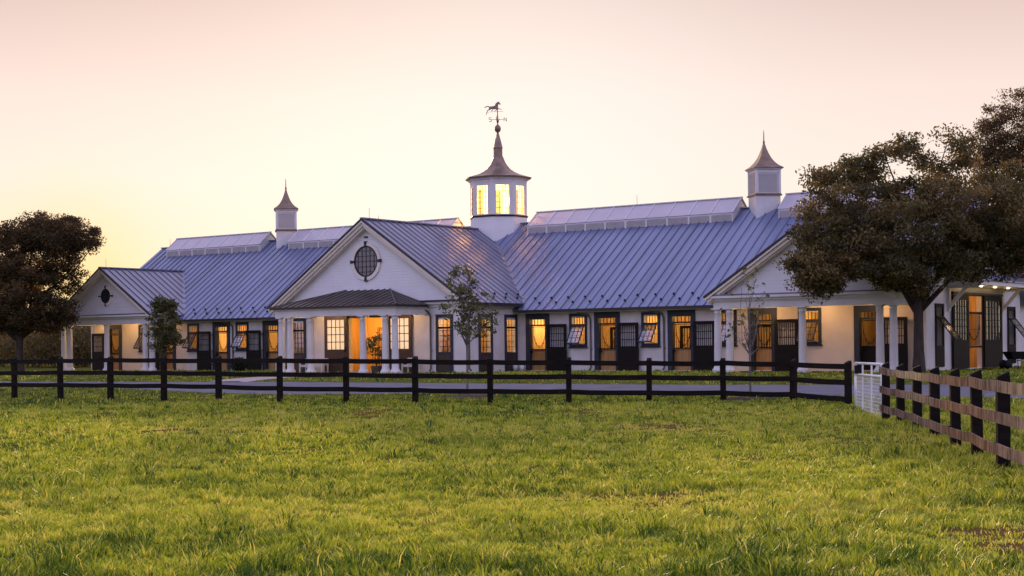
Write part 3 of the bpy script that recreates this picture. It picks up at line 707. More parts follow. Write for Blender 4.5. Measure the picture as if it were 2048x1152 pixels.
# entrance hall inside the wing
mb=MB(); mb.box((-3.3,-.9,.4),(4.0,-.8,3.5)); mb.box((-3.3,wf+.26,.4),(-3.2,-.9,3.5)); mb.box((3.95,wf+.26,.4),(4.05,-.9,3.5)); mb.box((-3.3,wf+.26,3.4),(4.05,-.9,3.5)); mb.box((-3.3,wf+.2,.38),(4.05,-.9,.47))
P('hall_wall',mb,'woodwall')
mb=MB(); frame_rect(mb,-1.9,-.55,.47,2.75,.13,-.96,-.901,wb=0); frame_rect(mb,.35,1.6,.47,2.9,.12,-.96,-.901,wb=0)
for z in (1.35,1.45): mb.box((-3.2,-.93,z),(3.95,-.9005,z+.03))
for k in range(9): mb.box((-3.15+k*.85,-.915,.5),(-3.11+k*.85,-.9003,1.34))
frame_rect(mb,-1.7,-.75,.5,2.1,.1,-.93,-.9005,wb=.7); P('hall_trim',mb,'wood')
for z in (3.2,):
    for k in range(6):
        mb=MB(); mb.box((-3.1+k*1.25,wf+.3,3.24),(-2.96+k*1.25,-.95,3.4)); P('ceiling_beam',mb,'wood')
mb=MB(); mb.box((-1.6,-.92,1.25),(-.85,-.9,1.95)); mb.box((.5,-.92,2.2),(1.45,-.9,2.75)); P('hall_panel',mb,'brownleaf')
mb=MB(); mb.lathe([(.02,.5),(.02,.18),(.07,.14),(.2,.0),(.19,.0),(.06,.13)],16); o=mb.build('pendant_lamp',M['iron'],SB); o.location=(1.25,-3.0,2.85)
mb=MB(); mb.smooth=True; mb.lathe([(.02,-.04),(.06,0),(.05,.06),(.02,.08)],12); b2=mb.build('bulb',M['lamp'],o)
light('hall_light',(1.25,-3.0,2.72),115,(1,.50,.10),.1,SB); light('hall_light',(-1.6,-2.4,2.9),100,(1,.50,.10),.1,SB)
# --- wing windows (dark panelled door-windows, lit from inside)
def tall_window(a,b,ax,v,out,z0=FZ-.05,zp=1.45,zt=3.0,zz=3.25):
    """v: wall face, out: +-1 direction of outside on that axis"""
    t0,t1=sorted((v,v+out*.05)); mb=MB(); frame_rect(mb,a,b,z0,zz,.15,t0,t1,ax,wb=zp-z0)
    zi0=zz-.17-(zz-zt)
    mb2=MB(); o=P('tall_window',mb,'frame')
    w=.16; barred(mb2,a+w,b-w,zp,zt,v-out*.03,2,5,.02,ax,w=.022)
    f=(lambda p,q,r,s_: mb2.box((p,v-out*.035,r),(q,v-out*.005,s_))) if ax=='u' else (lambda p,q,r,s_: mb2.box((v-out*.035,p,r),(v-out*.005,q,s_)))
    f(a+.12,b-.12,2.56,2.66); P('muntin',mb2,'leaf',o)
    g=MB(); t=v-out*.06
    if ax=='u': g.box((a+.12,t,zp),(b-.12,t+.008,zt))
    else: g.box((t,a+.12,zp),(t+.008,b-.12,zt))
    P('glass',g,'glass',o)
    pn=MB()
    if ax=='u': pn.box((a+.2,v+out*.05,z0+.1),(b-.2,v+out*.065,zp-.12))
    else: pn.box((v+out*.05,a+.2,z0+.1),(v+out*.065,b-.2,zp-.12))
    P('panel',pn,'brownleaf',o)
for a,b in fw: tall_window(a,b,'u',wf,-1)
for a,b in side: tall_window(a,b,'v',wu1,1,zp=1.4)
# rooms behind wing windows
mb=MB(); mb.box((4.06,-.09,.4),(6.2,-.01,3.5)); mb.box((4.06,wf+.3,3.4),(6.2,-.1,3.5)); mb.box((4.06,wf+.26,.38),(6.2,-.02,.47)); mb.box((-5.4,-1.1,.4),(-3.3,-1.0,3.5)); P('room_wall',mb,'woodwall')
mb=MB()
for k,z in enumerate((1.2,1.75,2.3)):
    mb.box((4.08,wf+.3,z),(4.38,-1.12,z+.04)); 
for k in range(26):
    z=(1.24,1.79,2.34)[k%3]; y=-3.8+ (k//3)*.3; mb.box((4.1,y,z),(4.32,y+.16,z+random.uniform(.2,.38)))
P('shelf',mb,'wood')
light('room_light',(5.3,-3.0,2.9),60,(1,.6,.2),.12,SB); light('room_light',(5.3,-.9,2.9),40,(1,.6,.2),.12,SB); light('room_light',(-4.5,-2.6,2.9),14,(1,.50,.14),.12,SB)
# --- stalls
def stall_door(a,b,leaf,dark=False):
    mb=MB(); frame_rect(mb,a,b,FZ-.06,3.22,J+.01,-.05,.22,wb=0) 
    mb.box((a+J,.12,2.66),(b-J,.18,2.74)); mb.box((a-.0,-.07,3.22),(b+.0,.0,3.26))
    o=P('stall_door',mb,'frame')
    t=MB(); barred(t,a+J,b-J,2.74,3.0,.13,4,0,.03,w=.03); P('transom',t,'frame',o)
    i0,i1=a+J,b-J
    g=MB(); g.box((i0,.16,FZ),(i1,.20,1.50)); P('gate_panel',g,'wood' if not dark else 'leaf',o)
    k=MB(); nb=11
    for q in range(nb):
        x=i0+.04+(i1-i0-.08)*q/(nb-1); s=(x-(i0+i1)/2)/((i1-i0)/2)
        top=2.62 if abs(s)>.78 else 1.72+1.0*abs(s)**2.0
        k.box((x-.008,.13,1.42),(x+.008,.146,top))
    pts=[((i0+i1)/2+(i1-i0)/2*.78*math.cos(t_),.138,2.62-1.0*math.sin(t_)) for t_ in np.linspace(0,PI,15)]
    pts=[(p[0],p[1],2.62 if n in(0,14) else p[2]) for n,p in enumerate(pts)]
    k.tube(pts,.014,6); k.box((i0,.125,1.50),(i1,.155,1.54)); k.box((i0,.125,2.60),(i1,.15,2.63)); P('grille',k,'iron',o)
    l=MB(); l.box((i0+.02,-.02,1.36),(i0+.16,.05,1.42)); l.box((i0+.08,-.03,1.42),(i0+.11,0,1.52)); P('latch',l,'iron',o)
    if leaf:
        c=(b+.0,b+1.12) if leaf>0 else (a-1.12,a-.0)
        d=MB(); frame_rect(d,c[0],c[1],FZ-.02,2.74,.15,-.24,-.18,wb=1.15)
        for q in range(1,5): d.box((c[0]+.15,-.246,FZ+.05+q*.2),(c[1]-.15,-.2405,FZ+.06+q*.2))
        lf=P('door_leaf',d,'leaf',o)
        lw=MB(); barred(lw,c[0]+.15,c[1]-.15,1.63,2.59,-.22,7,2,.02,w=.03); lw2=P('leaf_bars',lw,'iron',o)
        hb=MB(); x=c[0] if leaf>0 else c[1]
        for z in (.8,1.6,2.5): hb.box((x-.12,-.255,z),(x+.12,-.241,z+.04)); hb.box((x-.02,-.24,z),(x+.02,-.05,z+.04))
        P('hinge',hb,'iron',o)
def stall_window(a,b,open_=38):
    mb=MB(); frame_rect(mb,a,b,1.62,3.22,.13,-.05,.0); mb.box((a-.04,-.09,1.56),(b+.04,0,1.62)); mb.box((a+.13,-.03,2.62),(b-.13,.03,2.72))
    o=P('stall_window',mb,'frame')
    t=MB(); barred(t,a+.13,b-.13,2.72,3.09,.0,4,0,.02,w=.025); barred(t,a+.13,b-.13,1.75,2.62,.1,8,1,.02,w=.014); P('window_bars',t,'iron',o)
    an=math.radians(open_); Lg=1.0; i0,i1=a+.14,b-.14; hz_=2.64
    p=lambda s,off=0:(-.06-math.sin(an)*s-math.cos(an)*off, hz_-math.cos(an)*s+math.sin(an)*off)
    s_=MB()
    def bar(u0,u1,s0,s1,o0=-.02,o1=.02):
        q=[p(s0,o0),p(s1,o0),p(s1,o1),p(s0,o1)]; s_.prism(q,'u',u0,u1)
    bar(i0,i0+.05,0,Lg); bar(i1-.05,i1,0,Lg); bar(i0+.05,i1-.05,0,.05); bar(i0+.05,i1-.05,Lg-.06,Lg)
    for k in (1,2): x=i0+(i1-i0)*k/3; bar(x-.012,x+.012,.05,Lg-.06,-.012,.012)
    for k in (1,2): z=Lg*k/3; bar(i0+.05,i1-.05,z-.011,z+.011,-.011,.011)
    for x in (i0,i1-.01): s_.add([(x,-.05,1.7),(x+.01,-.05,1.7),(x+.01,*p(Lg)),(x,*p(Lg)),(x,-.05,1.72),(x+.01,-.05,1.72),(x+.01,p(Lg)[0],p(Lg)[1]+.02),(x,p(Lg)[0],p(Lg)[1]+.02)],[(0,3,2,1),(4,5,6,7),(0,1,5,4),(1,2,6,5),(2,3,7,6),(3,0,4,7)])
    P('sash',s_,'frame',o)
    g=MB(); q=[p(.04,-.004),p(Lg-.05,-.004),p(Lg-.05,.004),p(.04,.004)]; g.prism(q,'u',i0+.04,i1-.04); P('sash_glass',g,'sash',o)
for a,b in doors_r: stall_door(a,b,1)
for a,b in doors_l: stall_door(a,b,-1)
stall_door(*pd_r[0],1); stall_door(*pd_r[1],1,True); stall_door(*pd_l[0],-1); stall_door(*pd_l[1],-1)
for a,b in wins_r+wins_l+pw_r+pw_l: stall_window(a,b,30+random.uniform(-3,6))
# stall interiors: partitions, back boards, lamps
mb=MB()
for u0,u1 in ((6.5,27.0),(-25.9,-5.8)):
    mb.box((u0,4.2,.4),(u1,4.3,3.4)); mb.box((u0,.27,3.32),(u1,4.2,3.4)); mb.box((u0,.27,.36),(u1,4.2,.44))
parts_u=[6.42,8.95,13.0,17.0,21.0,23.4,26.6,-7.6,-11.8,-15.9,-20.1,-22.4,-25.6]
for u in parts_u: mb.box((u-.05,.27,.44),(u+.05,4.2,3.32))
P('stall_partition',mb,'woodwall')
for u in (9.35,13.4,17.4,21.3,-18.0):     # dark inner aisle doors
    mb=MB(); frame_rect(mb,u-.1,u+1.1,.5,2.6,.12,4.1,4.19,wb=.9); barred(mb,u,u+1.0,1.4,2.5,4.12,6,0,.03,w=.03); P('aisle_door',mb,'leaf')
for u,pw in ((7.6,60),(11.6,40),(15.6,46),(19.2,30),(22.2,22),(24.8,7),(-9.4,48),(-14.2,52),(-18.3,14),(-21.2,8),(-24.0,10),(-16.9,30),(10.2,20),(14.2,24),(-12.6,30)):
    light('stall_light',(u,1.9,2.95),pw*1.9,(1,.66,.27),.12,SB)
# --- gable end on the right: sliding doors, canopy, windows
uE=27.3
def end_leaf(a,b):
    mb=MB(); frame_rect(mb,a,b,FZ,3.72,.22,uE+.06,uE+.13,'v',wb=1.25); o=P('sliding_door',mb,'leaf')
    k=MB(); barred(k,a+.22,b-.22,1.75,3.5,uE+.09,4,0,.02,'v',w=.19 if b-a<2.2 else .28); barred(k,a+.22,b-.22,1.75,3.5,uE+.112,0,5,.02,'v',w=.03); P('door_bars',k,'iron',o)
    g=MB(); g.box((uE+.1,a+.22,1.75),(uE+.105,b-.22,3.5)); P('glass',g,'glass',o)
end_leaf(2.9,4.85); end_leaf(6.9,9.35)
mb=MB(); frame_rect(mb,4.8,6.95,FZ,3.8,.1,uE,uE+.05,'v',wb=0); mb.box((uE+.0,2.85,3.74),(uE+.16,9.4,3.84)); P('door_frame',mb,'frame')
mb=MB(); mb.box((24.9,4.0,.4),(25.0,8.0,3.9)); mb.box((25.0,4.0,3.8),(27.0,8,3.9)); mb.box((25.0,3.95,.4),(27.0,4.05,3.8)); mb.box((25,7.95,.4),(27,8.05,3.8)); mb.box((25,4.05,.38),(27.4,7.95,.46)); P('aisle_wall',mb,'woodwall')
mb=MB(); mb.box((25.0,4.9,1.55),(25.03,6.9,2.9)); P('aisle_glow_panel',mb,'curtain')  # glowing panel stands in for the sky-lit opening beyond the aisle
k=MB(); barred(k,4.9,6.85,1.5,2.95,uE-.05,12,1,.02,'v',w=.02); k.tube([(uE-.03,5.9+.8*math.cos(t_),2.8-1.05*math.sin(t_)) for t_ in np.linspace(0,PI,13)],.02,6)
k.box((uE-.06,4.85,1.40),(uE-.02,6.9,1.48)); k.box((uE-.06,4.85,2.9),(uE-.02,6.9,3.0)); P('grille',k,'iron')
light('aisle_light',(26.0,5.9,3.5),34,(1,.50,.14),.12,SB)
for a,b in ((1.0,2.0),(10.4,11.55)):
    mb=MB(); frame_rect(mb,a,b,.62,3.3,.13,uE,uE+.05,'v',wb=.9); o=P('end_window',mb,'leaf')
    an=math.radians(38); s_=MB(); p=lambda s,off=0:(uE+.06+math.sin(an)*s+math.cos(an)*off, 2.75-math.cos(an)*s+math.sin(an)*off)
    def bar(v0,v1,s0,s1,o0=-.02,o1=.02):
        q=[p(s0,o0),p(s1,o0),p(s1,o1),p(s0,o1)]; s_.prism(q,'v',v0,v1)
    bar(a+.08,a+.14,0,1.25); bar(b-.14,b-.08,0,1.25); bar(a+.14,b-.14,0,.06); bar(a+.14,b-.14,1.19,1.25)
    for k in (1,2,3): x=a+.1+(b-a-.2)*k/4; bar(x-.014,x+.014,.06,1.19,-.013,.013)
    for k in (1,2): bar(a+.14,b-.14,1.25*k/3-.014,1.25*k/3+.014,-.012,.012)
    P('sash',s_,'iron',o); g=MB(); g.prism([p(.04,-.004),p(1.2,-.004),p(1.2,.004),p(.04,.004)],'v',a+.12,b-.12); P('sash_glass',g,'sash',o)
mb=MB(); mb.prism([(uE,4.75),(uE+1.5,4.25),(uE+1.5,4.08),(uE,4.08)],'v',2.4,9.9); P('canopy',mb,'white')
mb=MB(); mb.prism([(uE,4.83),(uE+1.56,4.32),(uE+1.56,4.26),(uE,4.77)],'v',2.3,10.0); P('canopy_roof',mb,'roof')
for y in (2.55,9.6):
    mb=MB(); mb.beam((uE+.06,y,3.15),(uE+.85,y,4.04),.15,.14); mb.beam((uE+.06,y,3.0),(uE+.06,y,4.07),.16,.118,up=(1,0,0)); mb.beam((uE+.12,y,4.02),(uE+1.35,y,4.02),.16,.1)
    P('bracket',mb,'cream')
for y in (4.2,6.0,7.8): lampdisc(uE+.9,y,4.08,6,(1,.62,.3),r=.06)
mb=MB(); mb.box((uE+.001,3.0,.3),(uE+1.6,9.6,.47)); P('threshold',mb,'stone')
# --- downspouts
def downspout(u,v,z0,z1,from_u=None,name='downspout'):
    mb=MB(); mb.smooth=True; fu=u if from_u is None else from_u
    pts=[(fu,v-.38,z1+.02),(fu+(u-fu)*.3,v-.33,z1-.12),(u-.05*(1 if u>fu else -1)*(u!=fu),v-.15,z1-.22),(u,v-.07,z1-.42),(u,v-.07,z0+.15),(u,v-.16,z0+.04)]
    mb.tube(pts,.045,8); mb.smooth=False; mb.box((u-.08,v-.03,1.5),(u+.08,v-.001,1.54)); P(name,mb,'copper')
for u,f in ((10.78,10.1),(14.82,14.1),(-13.6,-14.2),(26.95,26.9)): downspout(u,0,.5,3.35,f)
downspout(4.35,wf,.5,3.6,4.15); downspout(-5.15,wf,.5,3.5)
mb=MB(); mb.smooth=True; mb.tube([(wu1+.4,wf-.1,3.65),(wu1+.25,wf+.12,3.4),(wu1+.07,wf+.16,3.2),(wu1+.07,wf+.16,.65),(wu1+.18,wf+.16,.55)],.045,8); P('downspout',mb,'copper')
# --- ridge monitors (glazed vents)
def monitor(u0,u1):
    v0,v1=5.36,7.24; zb,zw,zr=7.2,8.14,8.90
    mb=MB(); mb.box((u0,v0+.04,zb),(u1,v1-.04,zw-.05)); mb.prism([(v0+.05,zw-.06),(v1-.05,zw-.06),(VR,zr-.08)],'u',u0+.01,u0+.05); mb.prism([(v0+.05,zw-.06),(v1-.05,zw-.06),(VR,zr-.08)],'u',u1-.05,u1-.01)
    o=P('roof_monitor',mb,'white')
    n=max(1,round((u1-u0)/1.22)); d=(u1-u0)/n; f=MB()
    for v,sg in ((v0,1),(v1,-1)):
        a,b=sorted((v,v+.039*sg)); s_=MB()
        f.box((u0,a,zw-.12),(u1,b,zw)); f.box((u0,a,zb),(u1,b,7.66+.0))
        for k in range(n+1):
            x=u0+d*k; f.box((max(u0,x-.05),a-.004*(sg>0),7.66),(min(u1,x+.05),b+.004*(sg<0),zw-.12))
        for k in range(n):
            for z in np.arange(7.69,8.0,.055): s_.box((u0+d*k+.05,a+.002,z),(u0+d*(k+1)-.05,b,z+.03))
        P('louvre',s_,'louver',o)
    P('frame',f,'white',o)
    g=MB(); ov=.03; sl=(zr-zw)/(VR-v0)
    for sg in (-1,1):
        n_=Vector((0,sg*sl,1)).normalized(); ve=VR+sg*(VR-v0+ov); ze=zr-sl*(VR-v0+ov)
        g.slab([(u0-.05,VR,zr),(u1+.05,VR,zr),(u1+.05,ve,ze),(u0-.05,ve,ze)] if sg<0 else [(u1+.05,VR,zr),(u0-.05,VR,zr),(u0-.05,ve,ze),(u1+.05,ve,ze)],n_,.04)
    P('glazing',g,'skylight',o)
    r=MB()
    for sg in (-1,1):
        n_=Vector((0,sg*sl,1)).normalized(); ve=VR+sg*(VR-v0+ov); ze=zr-sl*(VR-v0+ov)
        for k in range(n+1): seam(r,(u0+d*k,VR,zr),(u0+d*k,ve,ze),n_,.05,.035)
    r.beam((u0-.06,VR,zr+.02),(u1+.06,VR,zr+.02),.14,.05); P('glazing_bar',r,'white',o)
for a,b in ((-25.3,-16.85),(-14.4,-2.1),(3.32,15.6),(18.05,26.5)): monitor(a,b)
# --- small cupolas
def small_cupola(u,label):
    hb=.61*math.sqrt(2)      # half diagonal: turned 45 degrees
    R=hb; mb=MB(); mb.lathe([(R,7.2),(R,8.86)],4,rot=0); o=P('cupola',mb,'white'); o.location=(u,VR,0)
    t=MB(); t.lathe([(R*1.1,8.86),(R*1.12,8.93)],4); t.lathe([(R*1.04,8.93),(R*1.04,8.97)],4); P('belt',t,'copperroof',o)
    b=MB(); b.lathe([(R*.93,8.97),(R*.93,10.12)],4)
    for k in range(4):
        a=k*PI/2; x,y=R*.96*math.cos(a),R*.96*math.sin(a); b.tube([(x,y,8.97),(x,y,10.12)],.07,4)
    b.lathe([(R*.99,9.98),(R*.99,10.12)],4); b.lathe([(R*1.08,10.12),(R*1.18,10.2)],4); P('body',b,'white',o)
    l=MB()
    for k in range(4):
        a=PI/4+k*PI/2; n_=Vector((math.cos(a),math.sin(a),0)); t_=Vector((-n_.y,n_.x,0)); c=n_*(R*.93*math.cos(PI/4)+.012)
        for z in np.arange(9.06,9.93,.05):
            l.beam(c-t_*.46+Vector((0,0,z)),c+t_*.46+Vector((0,0,z)),.03,.03)
    P('louvre',l,'louver',o)
    r=MB(); prof=[(1.30,10.18),(1.31,10.23),(.98,10.36),(.72,10.52),(.50,10.72),(.33,10.95),(.18,11.2),(.09,11.4),(.045,11.5)]
    r.lathe([(a*.80,b) for a,b in prof],4); P('cupola_roof',r,'copperroof',o)
    s_=MB(); s_.smooth=True; s_.lathe([(.05,11.45),(.055,11.55),(.03,11.6),(.025,11.9),(.012,12.1)],8); P('finial',s_,'copperroof',o)
small_cupola(-15.48,'l'); small_cupola(16.85,'r')
# --- central lantern
cu,cv=.75,6.25; R8=1.60; A8=PI/8
mb=MB(); mb.lathe([(R8,6.6),(R8,8.72)],8,rot=A8); LN=P('lantern_cupola',mb,'siding',label='octagonal glazed lantern cupola'); LN.location=(cu,cv,0)
mb=MB(); mb.lathe([(R8+.05,8.72),(R8+.07,8.78),(R8+.03,8.82)],8,rot=A8); P('belt',mb,'gutter',LN)
mb=MB(); ap=R8*math.cos(A8); hwf=R8*math.sin(A8)
for k in range(8):
    a=k*PI/4; n_=Vector((math.cos(a),math.sin(a),0)); t_=Vector((-n_.y,n_.x,0))
    for s in (-1,1):
        c=n_*(ap-.05)+t_*s*(hwf-.13); mb.beam(c+Vector((0,0,8.82)),c+Vector((0,0,10.62)),.26,.10,up=n_)
    for z0,z1 in ((8.80,8.88),(10.42,10.64)): c=n_*(ap-.05); mb.beam(c-t_*(hwf-.26)+Vector((0,0,(z0+z1)/2)),c+t_*(hwf-.26)+Vector((0,0,(z0+z1)/2)),.098,z1-z0)
P('lantern_frame',mb,'white',LN)
g0_=None
for k in range(8):
    a=k*PI/4; n_=Vector((math.cos(a),math.sin(a),0)); t_=Vector((-n_.y,n_.x,0)); w=hwf-.26
    mb=MB(); c=n_*(ap-.07)
    mb.beam(c-t_*w+Vector((0,0,9.65)),c+t_*w+Vector((0,0,9.65)),.008,1.54)
    P('window_pane',mb,'warmglass',LN)
    m2=MB(); c=n_*(ap-.04)
    for j in (-1,0,1): q=c+t_*j*w/2; m2.beam(q+Vector((0,0,8.88)),q+Vector((0,0,10.42)),.022,.03,up=n_)
    for z in (9.19,9.5,9.8,10.11): m2.beam(c-t_*w+Vector((0,0,z)),c+t_*w+Vector((0,0,z)),.028,.022)
    P('muntin',m2,'frame',LN)
mb=MB(); mb.lathe([(R8+.02,10.62),(R8+.02,10.72),(R8+.12,10.76),(R8+.14,10.84)],8,rot=A8); P('cornice',mb,'white',LN)
mb=MB(); mb.lathe([(1.86,10.84),(1.88,10.92),(1.5,11.03),(1.2,11.12),(.92,11.26),(.70,11.41),(.52,11.62),(.40,11.82),(.29,12.1)],8,rot=A8)
P('lantern_roof',mb,'copperroof',LN)
mb=MB(); mb.lathe([(.27,12.08),(.27,12.14),(.25,12.16),(.25,12.55),(.27,12.58),(.27,12.62),(.06,13.42)],8,rot=A8); P('spire',mb,'copperroof',LN)
light('roof_patch_fill',(cu,cv,9.75),1300,(1,.60,.40),.05,SB)  # added lamp inside the cupola, throws the warm patches onto the roofs
# weather vane, seen broadside: axis of the N-S arms square to the view
va=math.radians(0)+TH+.0
wv=MB(); wv.smooth=True; wv.lathe([(.02,13.4),(.06,13.45),(.14,13.52),(.175,13.62),(.175,13.70),(.14,13.80),(.06,13.87),(.03,13.9)],16); wv.tube([(0,0,13.85),(0,0,15.05)],[.035,.018],8)
VN=P('weathervane',wv,'copperroof',SB,label='running horse weather vane'); VN.location=(cu,cv,0); VN.rotation_euler=(0,0,va)
ar=MB(); ar.tube([(-.32,0,14.17),(.32,0,14.17)],.012,6); ar.tube([(0,-.32,14.17),(0,.32,14.17)],.012,6); ar.tube([(-.62,0,14.58),(.30,0,14.62)],.01,6)
ar.smooth=False
def letter(mb,ch,cx,cy,cz,h=.2,w=.14,t=.02):
    b=lambda p,q: mb.beam((cx+p[0]*w,cy,cz+p[1]*h),(cx+q[0]*w,cy,cz+q[1]*h),.03,.028,up=(0,1,0))
    S={'N':[((-.5,-.5),(-.5,.5)),((-.5,.5),(.5,-.5)),((.5,-.5),(.5,.5))],'S':[((-.5,-.5),(.5,-.5)),((.5,-.5),(.5,0)),((.5,0),(-.5,0)),((-.5,0),(-.5,.5)),((-.5,.5),(.5,.5))],
       'E':[((-.5,-.5),(-.5,.5)),((-.5,.5),(.4,.5)),((-.5,0),(.3,0)),((-.5,-.5),(.4,-.5))],'W':[((-.6,.5),(-.3,-.5)),((-.3,-.5),(0,.3)),((0,.3),(.3,-.5)),((.3,-.5),(.6,.5))]}
    for p,q in S[ch]: b(p,q)
letter(ar,'N',.42,0,14.17); letter(ar,'S',-.40,0,14.17); letter(ar,'E',.0,-.38,14.17); letter(ar,'W',.0,.38,14.17)
P('direction_arm',ar,'copperroof',VN)
H=[(300,288),(345,262),(385,248),(425,264),(480,260),(520,254),(548,235),(555,200),(590,172),(622,162),(632,150),(640,175),(668,214),(655,232),(635,214),(620,212),(612,250),(616,300),(602,325),(560,322),(500,324),(488,330),(486,368),(470,370),(464,330),(450,325),(410,346),(388,350),(362,434),(346,438),(374,345),(410,318),(415,285),(385,262),(345,282)]
sc=1.0/395.0
hm=MB(); hm.prism([((x-598)*sc,14.72+(330-y)*sc) for x,y in H],'v',-.03,.03)
hm.tube([((605-598)*sc,0,14.75),((650-598)*sc,0,14.77),((692-598)*sc,0,14.69)],[.03,.018,.012],6)
hm.tube([((590-598)*sc,0,14.75),((560-598)*sc,0,14.66),((520-598)*sc,0,14.64)],[.03,.016,.012],6)
P('horse_figure',hm,'copperroof',VN)
# lightning rods
for u,v,z in ((WC+.1,WV+.5,8.07),(-22,-2.2,6.58),(-26.0,VR,8.4),(9.6,VR,8.87),(-8,VR,8.87)):
    mb=MB(); mb.tube([(u,v,z),(u,v,z+.55)],.012,5); P('lightning_rod',mb,'copperroof')
mb=MB(); mb.box((.18,wf-.08,7.15),(.38,wf-.006,7.22)); P('gable_light',mb,'iron')
# ---------------------------------------------------------------- paddock fence
FP=[(-75,716.5,788,56.2),(29,716,788.5,54.6),(121,715,789,53.3),(221,713.8,790.5,52),(328,713.5,791.5,50.7),(437.5,713.7,794.4,49.4),(560,713.6,799.6,48),(692.7,713.2,801.3,47),(830.6,714.5,802.5,46.2),(981,715.6,806,45.6),(1138,716.4,807,45.3),(1298.5,717.6,809,44.9),(1447,718,809.8,44.6),(1587,719.5,813,43.6),(1697,723.3,823,41.2)]
RP=[(1772,726.6,850.7,33),(1801.8,730.5,858.6,31.6),(1835,733,872,29.4),(1870,736.5,888.4,26.9),(1912,740,905.8,24.7),(1955,743.3,923.4,22.7),(2006.5,747.5,951.6,20.0),(2102,752.5,992,17.6),(2215,759,1045,15.4)]
def fence(name,PL,label,pw,railm,rails,side,split=2):
    pts=[]; 
    for px,yt,yb,Y in PL:
        t=at(px,yt,Y); b=at(px,yb,Y); pts.append((t,b))
    root=empty(name,(pts[len(pts)//2][1][0],pts[len(pts)//2][1][1],0)); tag(root,label,'fence'); o=root.location
    L=lambda p:Vector(p)-Vector((o.x,o.y,0))
    dirs=[]
    for i in range(len(pts)):
        a=Vector(pts[max(0,i-1)][1]); b=Vector(pts[min(len(pts)-1,i+1)][1]); d=(b-a); d.z=0; dirs.append(d.normalized())
    for i,(t,b) in enumerate(pts):
        d=dirs[i]; n=Vector((-d.y,d.x,0)); mb=MB(); c=L(b); c.z=0
        zt=t[2]; zb=gz(b[0],b[1])-.15; s=pw/2*random.uniform(.92,1.05); tilt=Vector((random.uniform(-.01,.01),random.uniform(-.01,.01),0))
        vs=[]
        for z,f,tl in ((zb,1.02,0),(zt-.04,1,1),(zt,.86,1)):
            for sx,sy in ((-1,-1),(1,-1),(1,1),(-1,1)): vs.append(c+tilt*tl+d*sx*s*f+n*sy*s*f+Vector((0,0,z+(0.03*sy if z==zt else 0))))
        mb.add(vs,[(0,3,2,1),(8,9,10,11)]+[(k*4+j,k*4+(j+1)%4,k*4+4+(j+1)%4,k*4+4+j) for k in(0,1) for j in range(4)])
        mb.build('post',M['fence'],root)
    for ri,fr in enumerate(rails):
        i=0
        j0=ri%2
        while i<len(pts)-1:
            k=min(len(pts)-1,i+(2 if not(i==0 and j0) else 1))
            mb=MB(); P4=[]
            for q in range(i,k+1):
                t,b=pts[q]; z=t[2]+(b[2]-t[2])*fr; n=Vector((-dirs[q].y,dirs[q].x,0))*side
                c=L(b); c.z=z+random.uniform(-.012,.012); P4.append((c+n*(pw/2+.002),n,dirs[q]))
            vs=[]; hh=.073; th=.035
            # subdivide each bay with a slight sag so the boards look sawn and weathered
            SS=[]
            for q in range(len(P4)-1):
                for tt in (0,.25,.5,.75): 
                    c=P4[q][0].lerp(P4[q+1][0],tt); c.z-=.016*math.sin(PI*tt); SS.append((c,P4[q][1].lerp(P4[q+1][1],tt)))
            SS.append((P4[-1][0],P4[-1][1]))
            d0=(SS[1][0]-SS[0][0]).normalized(); d1=(SS[-1][0]-SS[-2][0]).normalized()
            e0=.10 if i==0 else -.004; e1=.10 if k==len(pts)-1 else -.004
            SS[0]=(SS[0][0]-d0*e0,SS[0][1]); SS[-1]=(SS[-1][0]+d1*e1,SS[-1][1])
            for c,n in SS:
                jz=random.uniform(-.004,.004)
                vs+=[c+Vector((0,0,-hh+jz)),c+n*th+Vector((0,0,-hh+jz)),c+n*th+Vector((0,0,hh+jz)),c+Vector((0,0,hh+jz))]
            m_=len(SS); mb.add(vs,[(0,1,2,3),tuple(4*(m_-1)+j for j in (3,2,1,0))]+[(a*4+j,a*4+(j+1)%4,a*4+4+(j+1)%4,a*4+4+j) for a in range(m_-1) for j in range(4)])
            mb.build('rail',railm,root); i=k
    return pts
fence('back_fence',FP,'black three-rail paddock fence across the grass before the drive',.15,M['fence'],(.09,.41,.74),-1)
fence('side_fence',RP,'brown weathered three-rail fence running toward the viewer on the right',.16,M['rail'],(.115,.42,.73),-1)
# gate
def gate():
    g0=Vector(at(1711,823.5,39.6)); g0t=Vector(at(1711,726.2,39.6)); g1=Vector(at(1764,836,34.2)); g1t=Vector(at(1764,728.5,34.2))
    root=empty('field_gate',g0); tag(root,'galvanised metal field gate with wire mesh between the two fences','gate')
    Q=lambda s,t:(g0.lerp(g1,s)).lerp(g0t.lerp(g1t,s),t)-g0
    mb=MB(); mb.smooth=True
    for t in (0,.77,1): mb.tube([Q(0,t),Q(1,t)],.032,8)
    for s in (0,1): mb.tube([Q(s,0),Q(s,1)],.032,8)
    mb.build('frame',M['galv'],root)
    for s in (.30,.64):
        mb=MB(); mb.beam(Q(s,0),Q(s,1),.07,.03); mb.build('upright',M['galv'],root)
    mb=MB(); 
    for k in range(1,30): mb.tube([Q(k/30,.0),Q(k/30,.77)],.004,4,False)
    for k in range(1,11): mb.tube([Q(0,k*.07),Q(1,k*.07)],.0055,4,False)
    mb.build('wire_mesh',M['galv'],root)
    mb=MB(); a=Q(.12,.80); mb.box((a.x-.09,a.y-.05,a.z-.02),(a.x+.09,a.y+.05,a.z+.2)); mb.build('latch_box',M['iron'],root)
    mb=MB(); a=Q(.12,0); mb.smooth=True; mb.tube([(a.x-.04,a.y,a.z-.12),(a.x+.04,a.y,a.z-.12)],.1,14); mb.build('wheel',M['iron'],root)
gate()
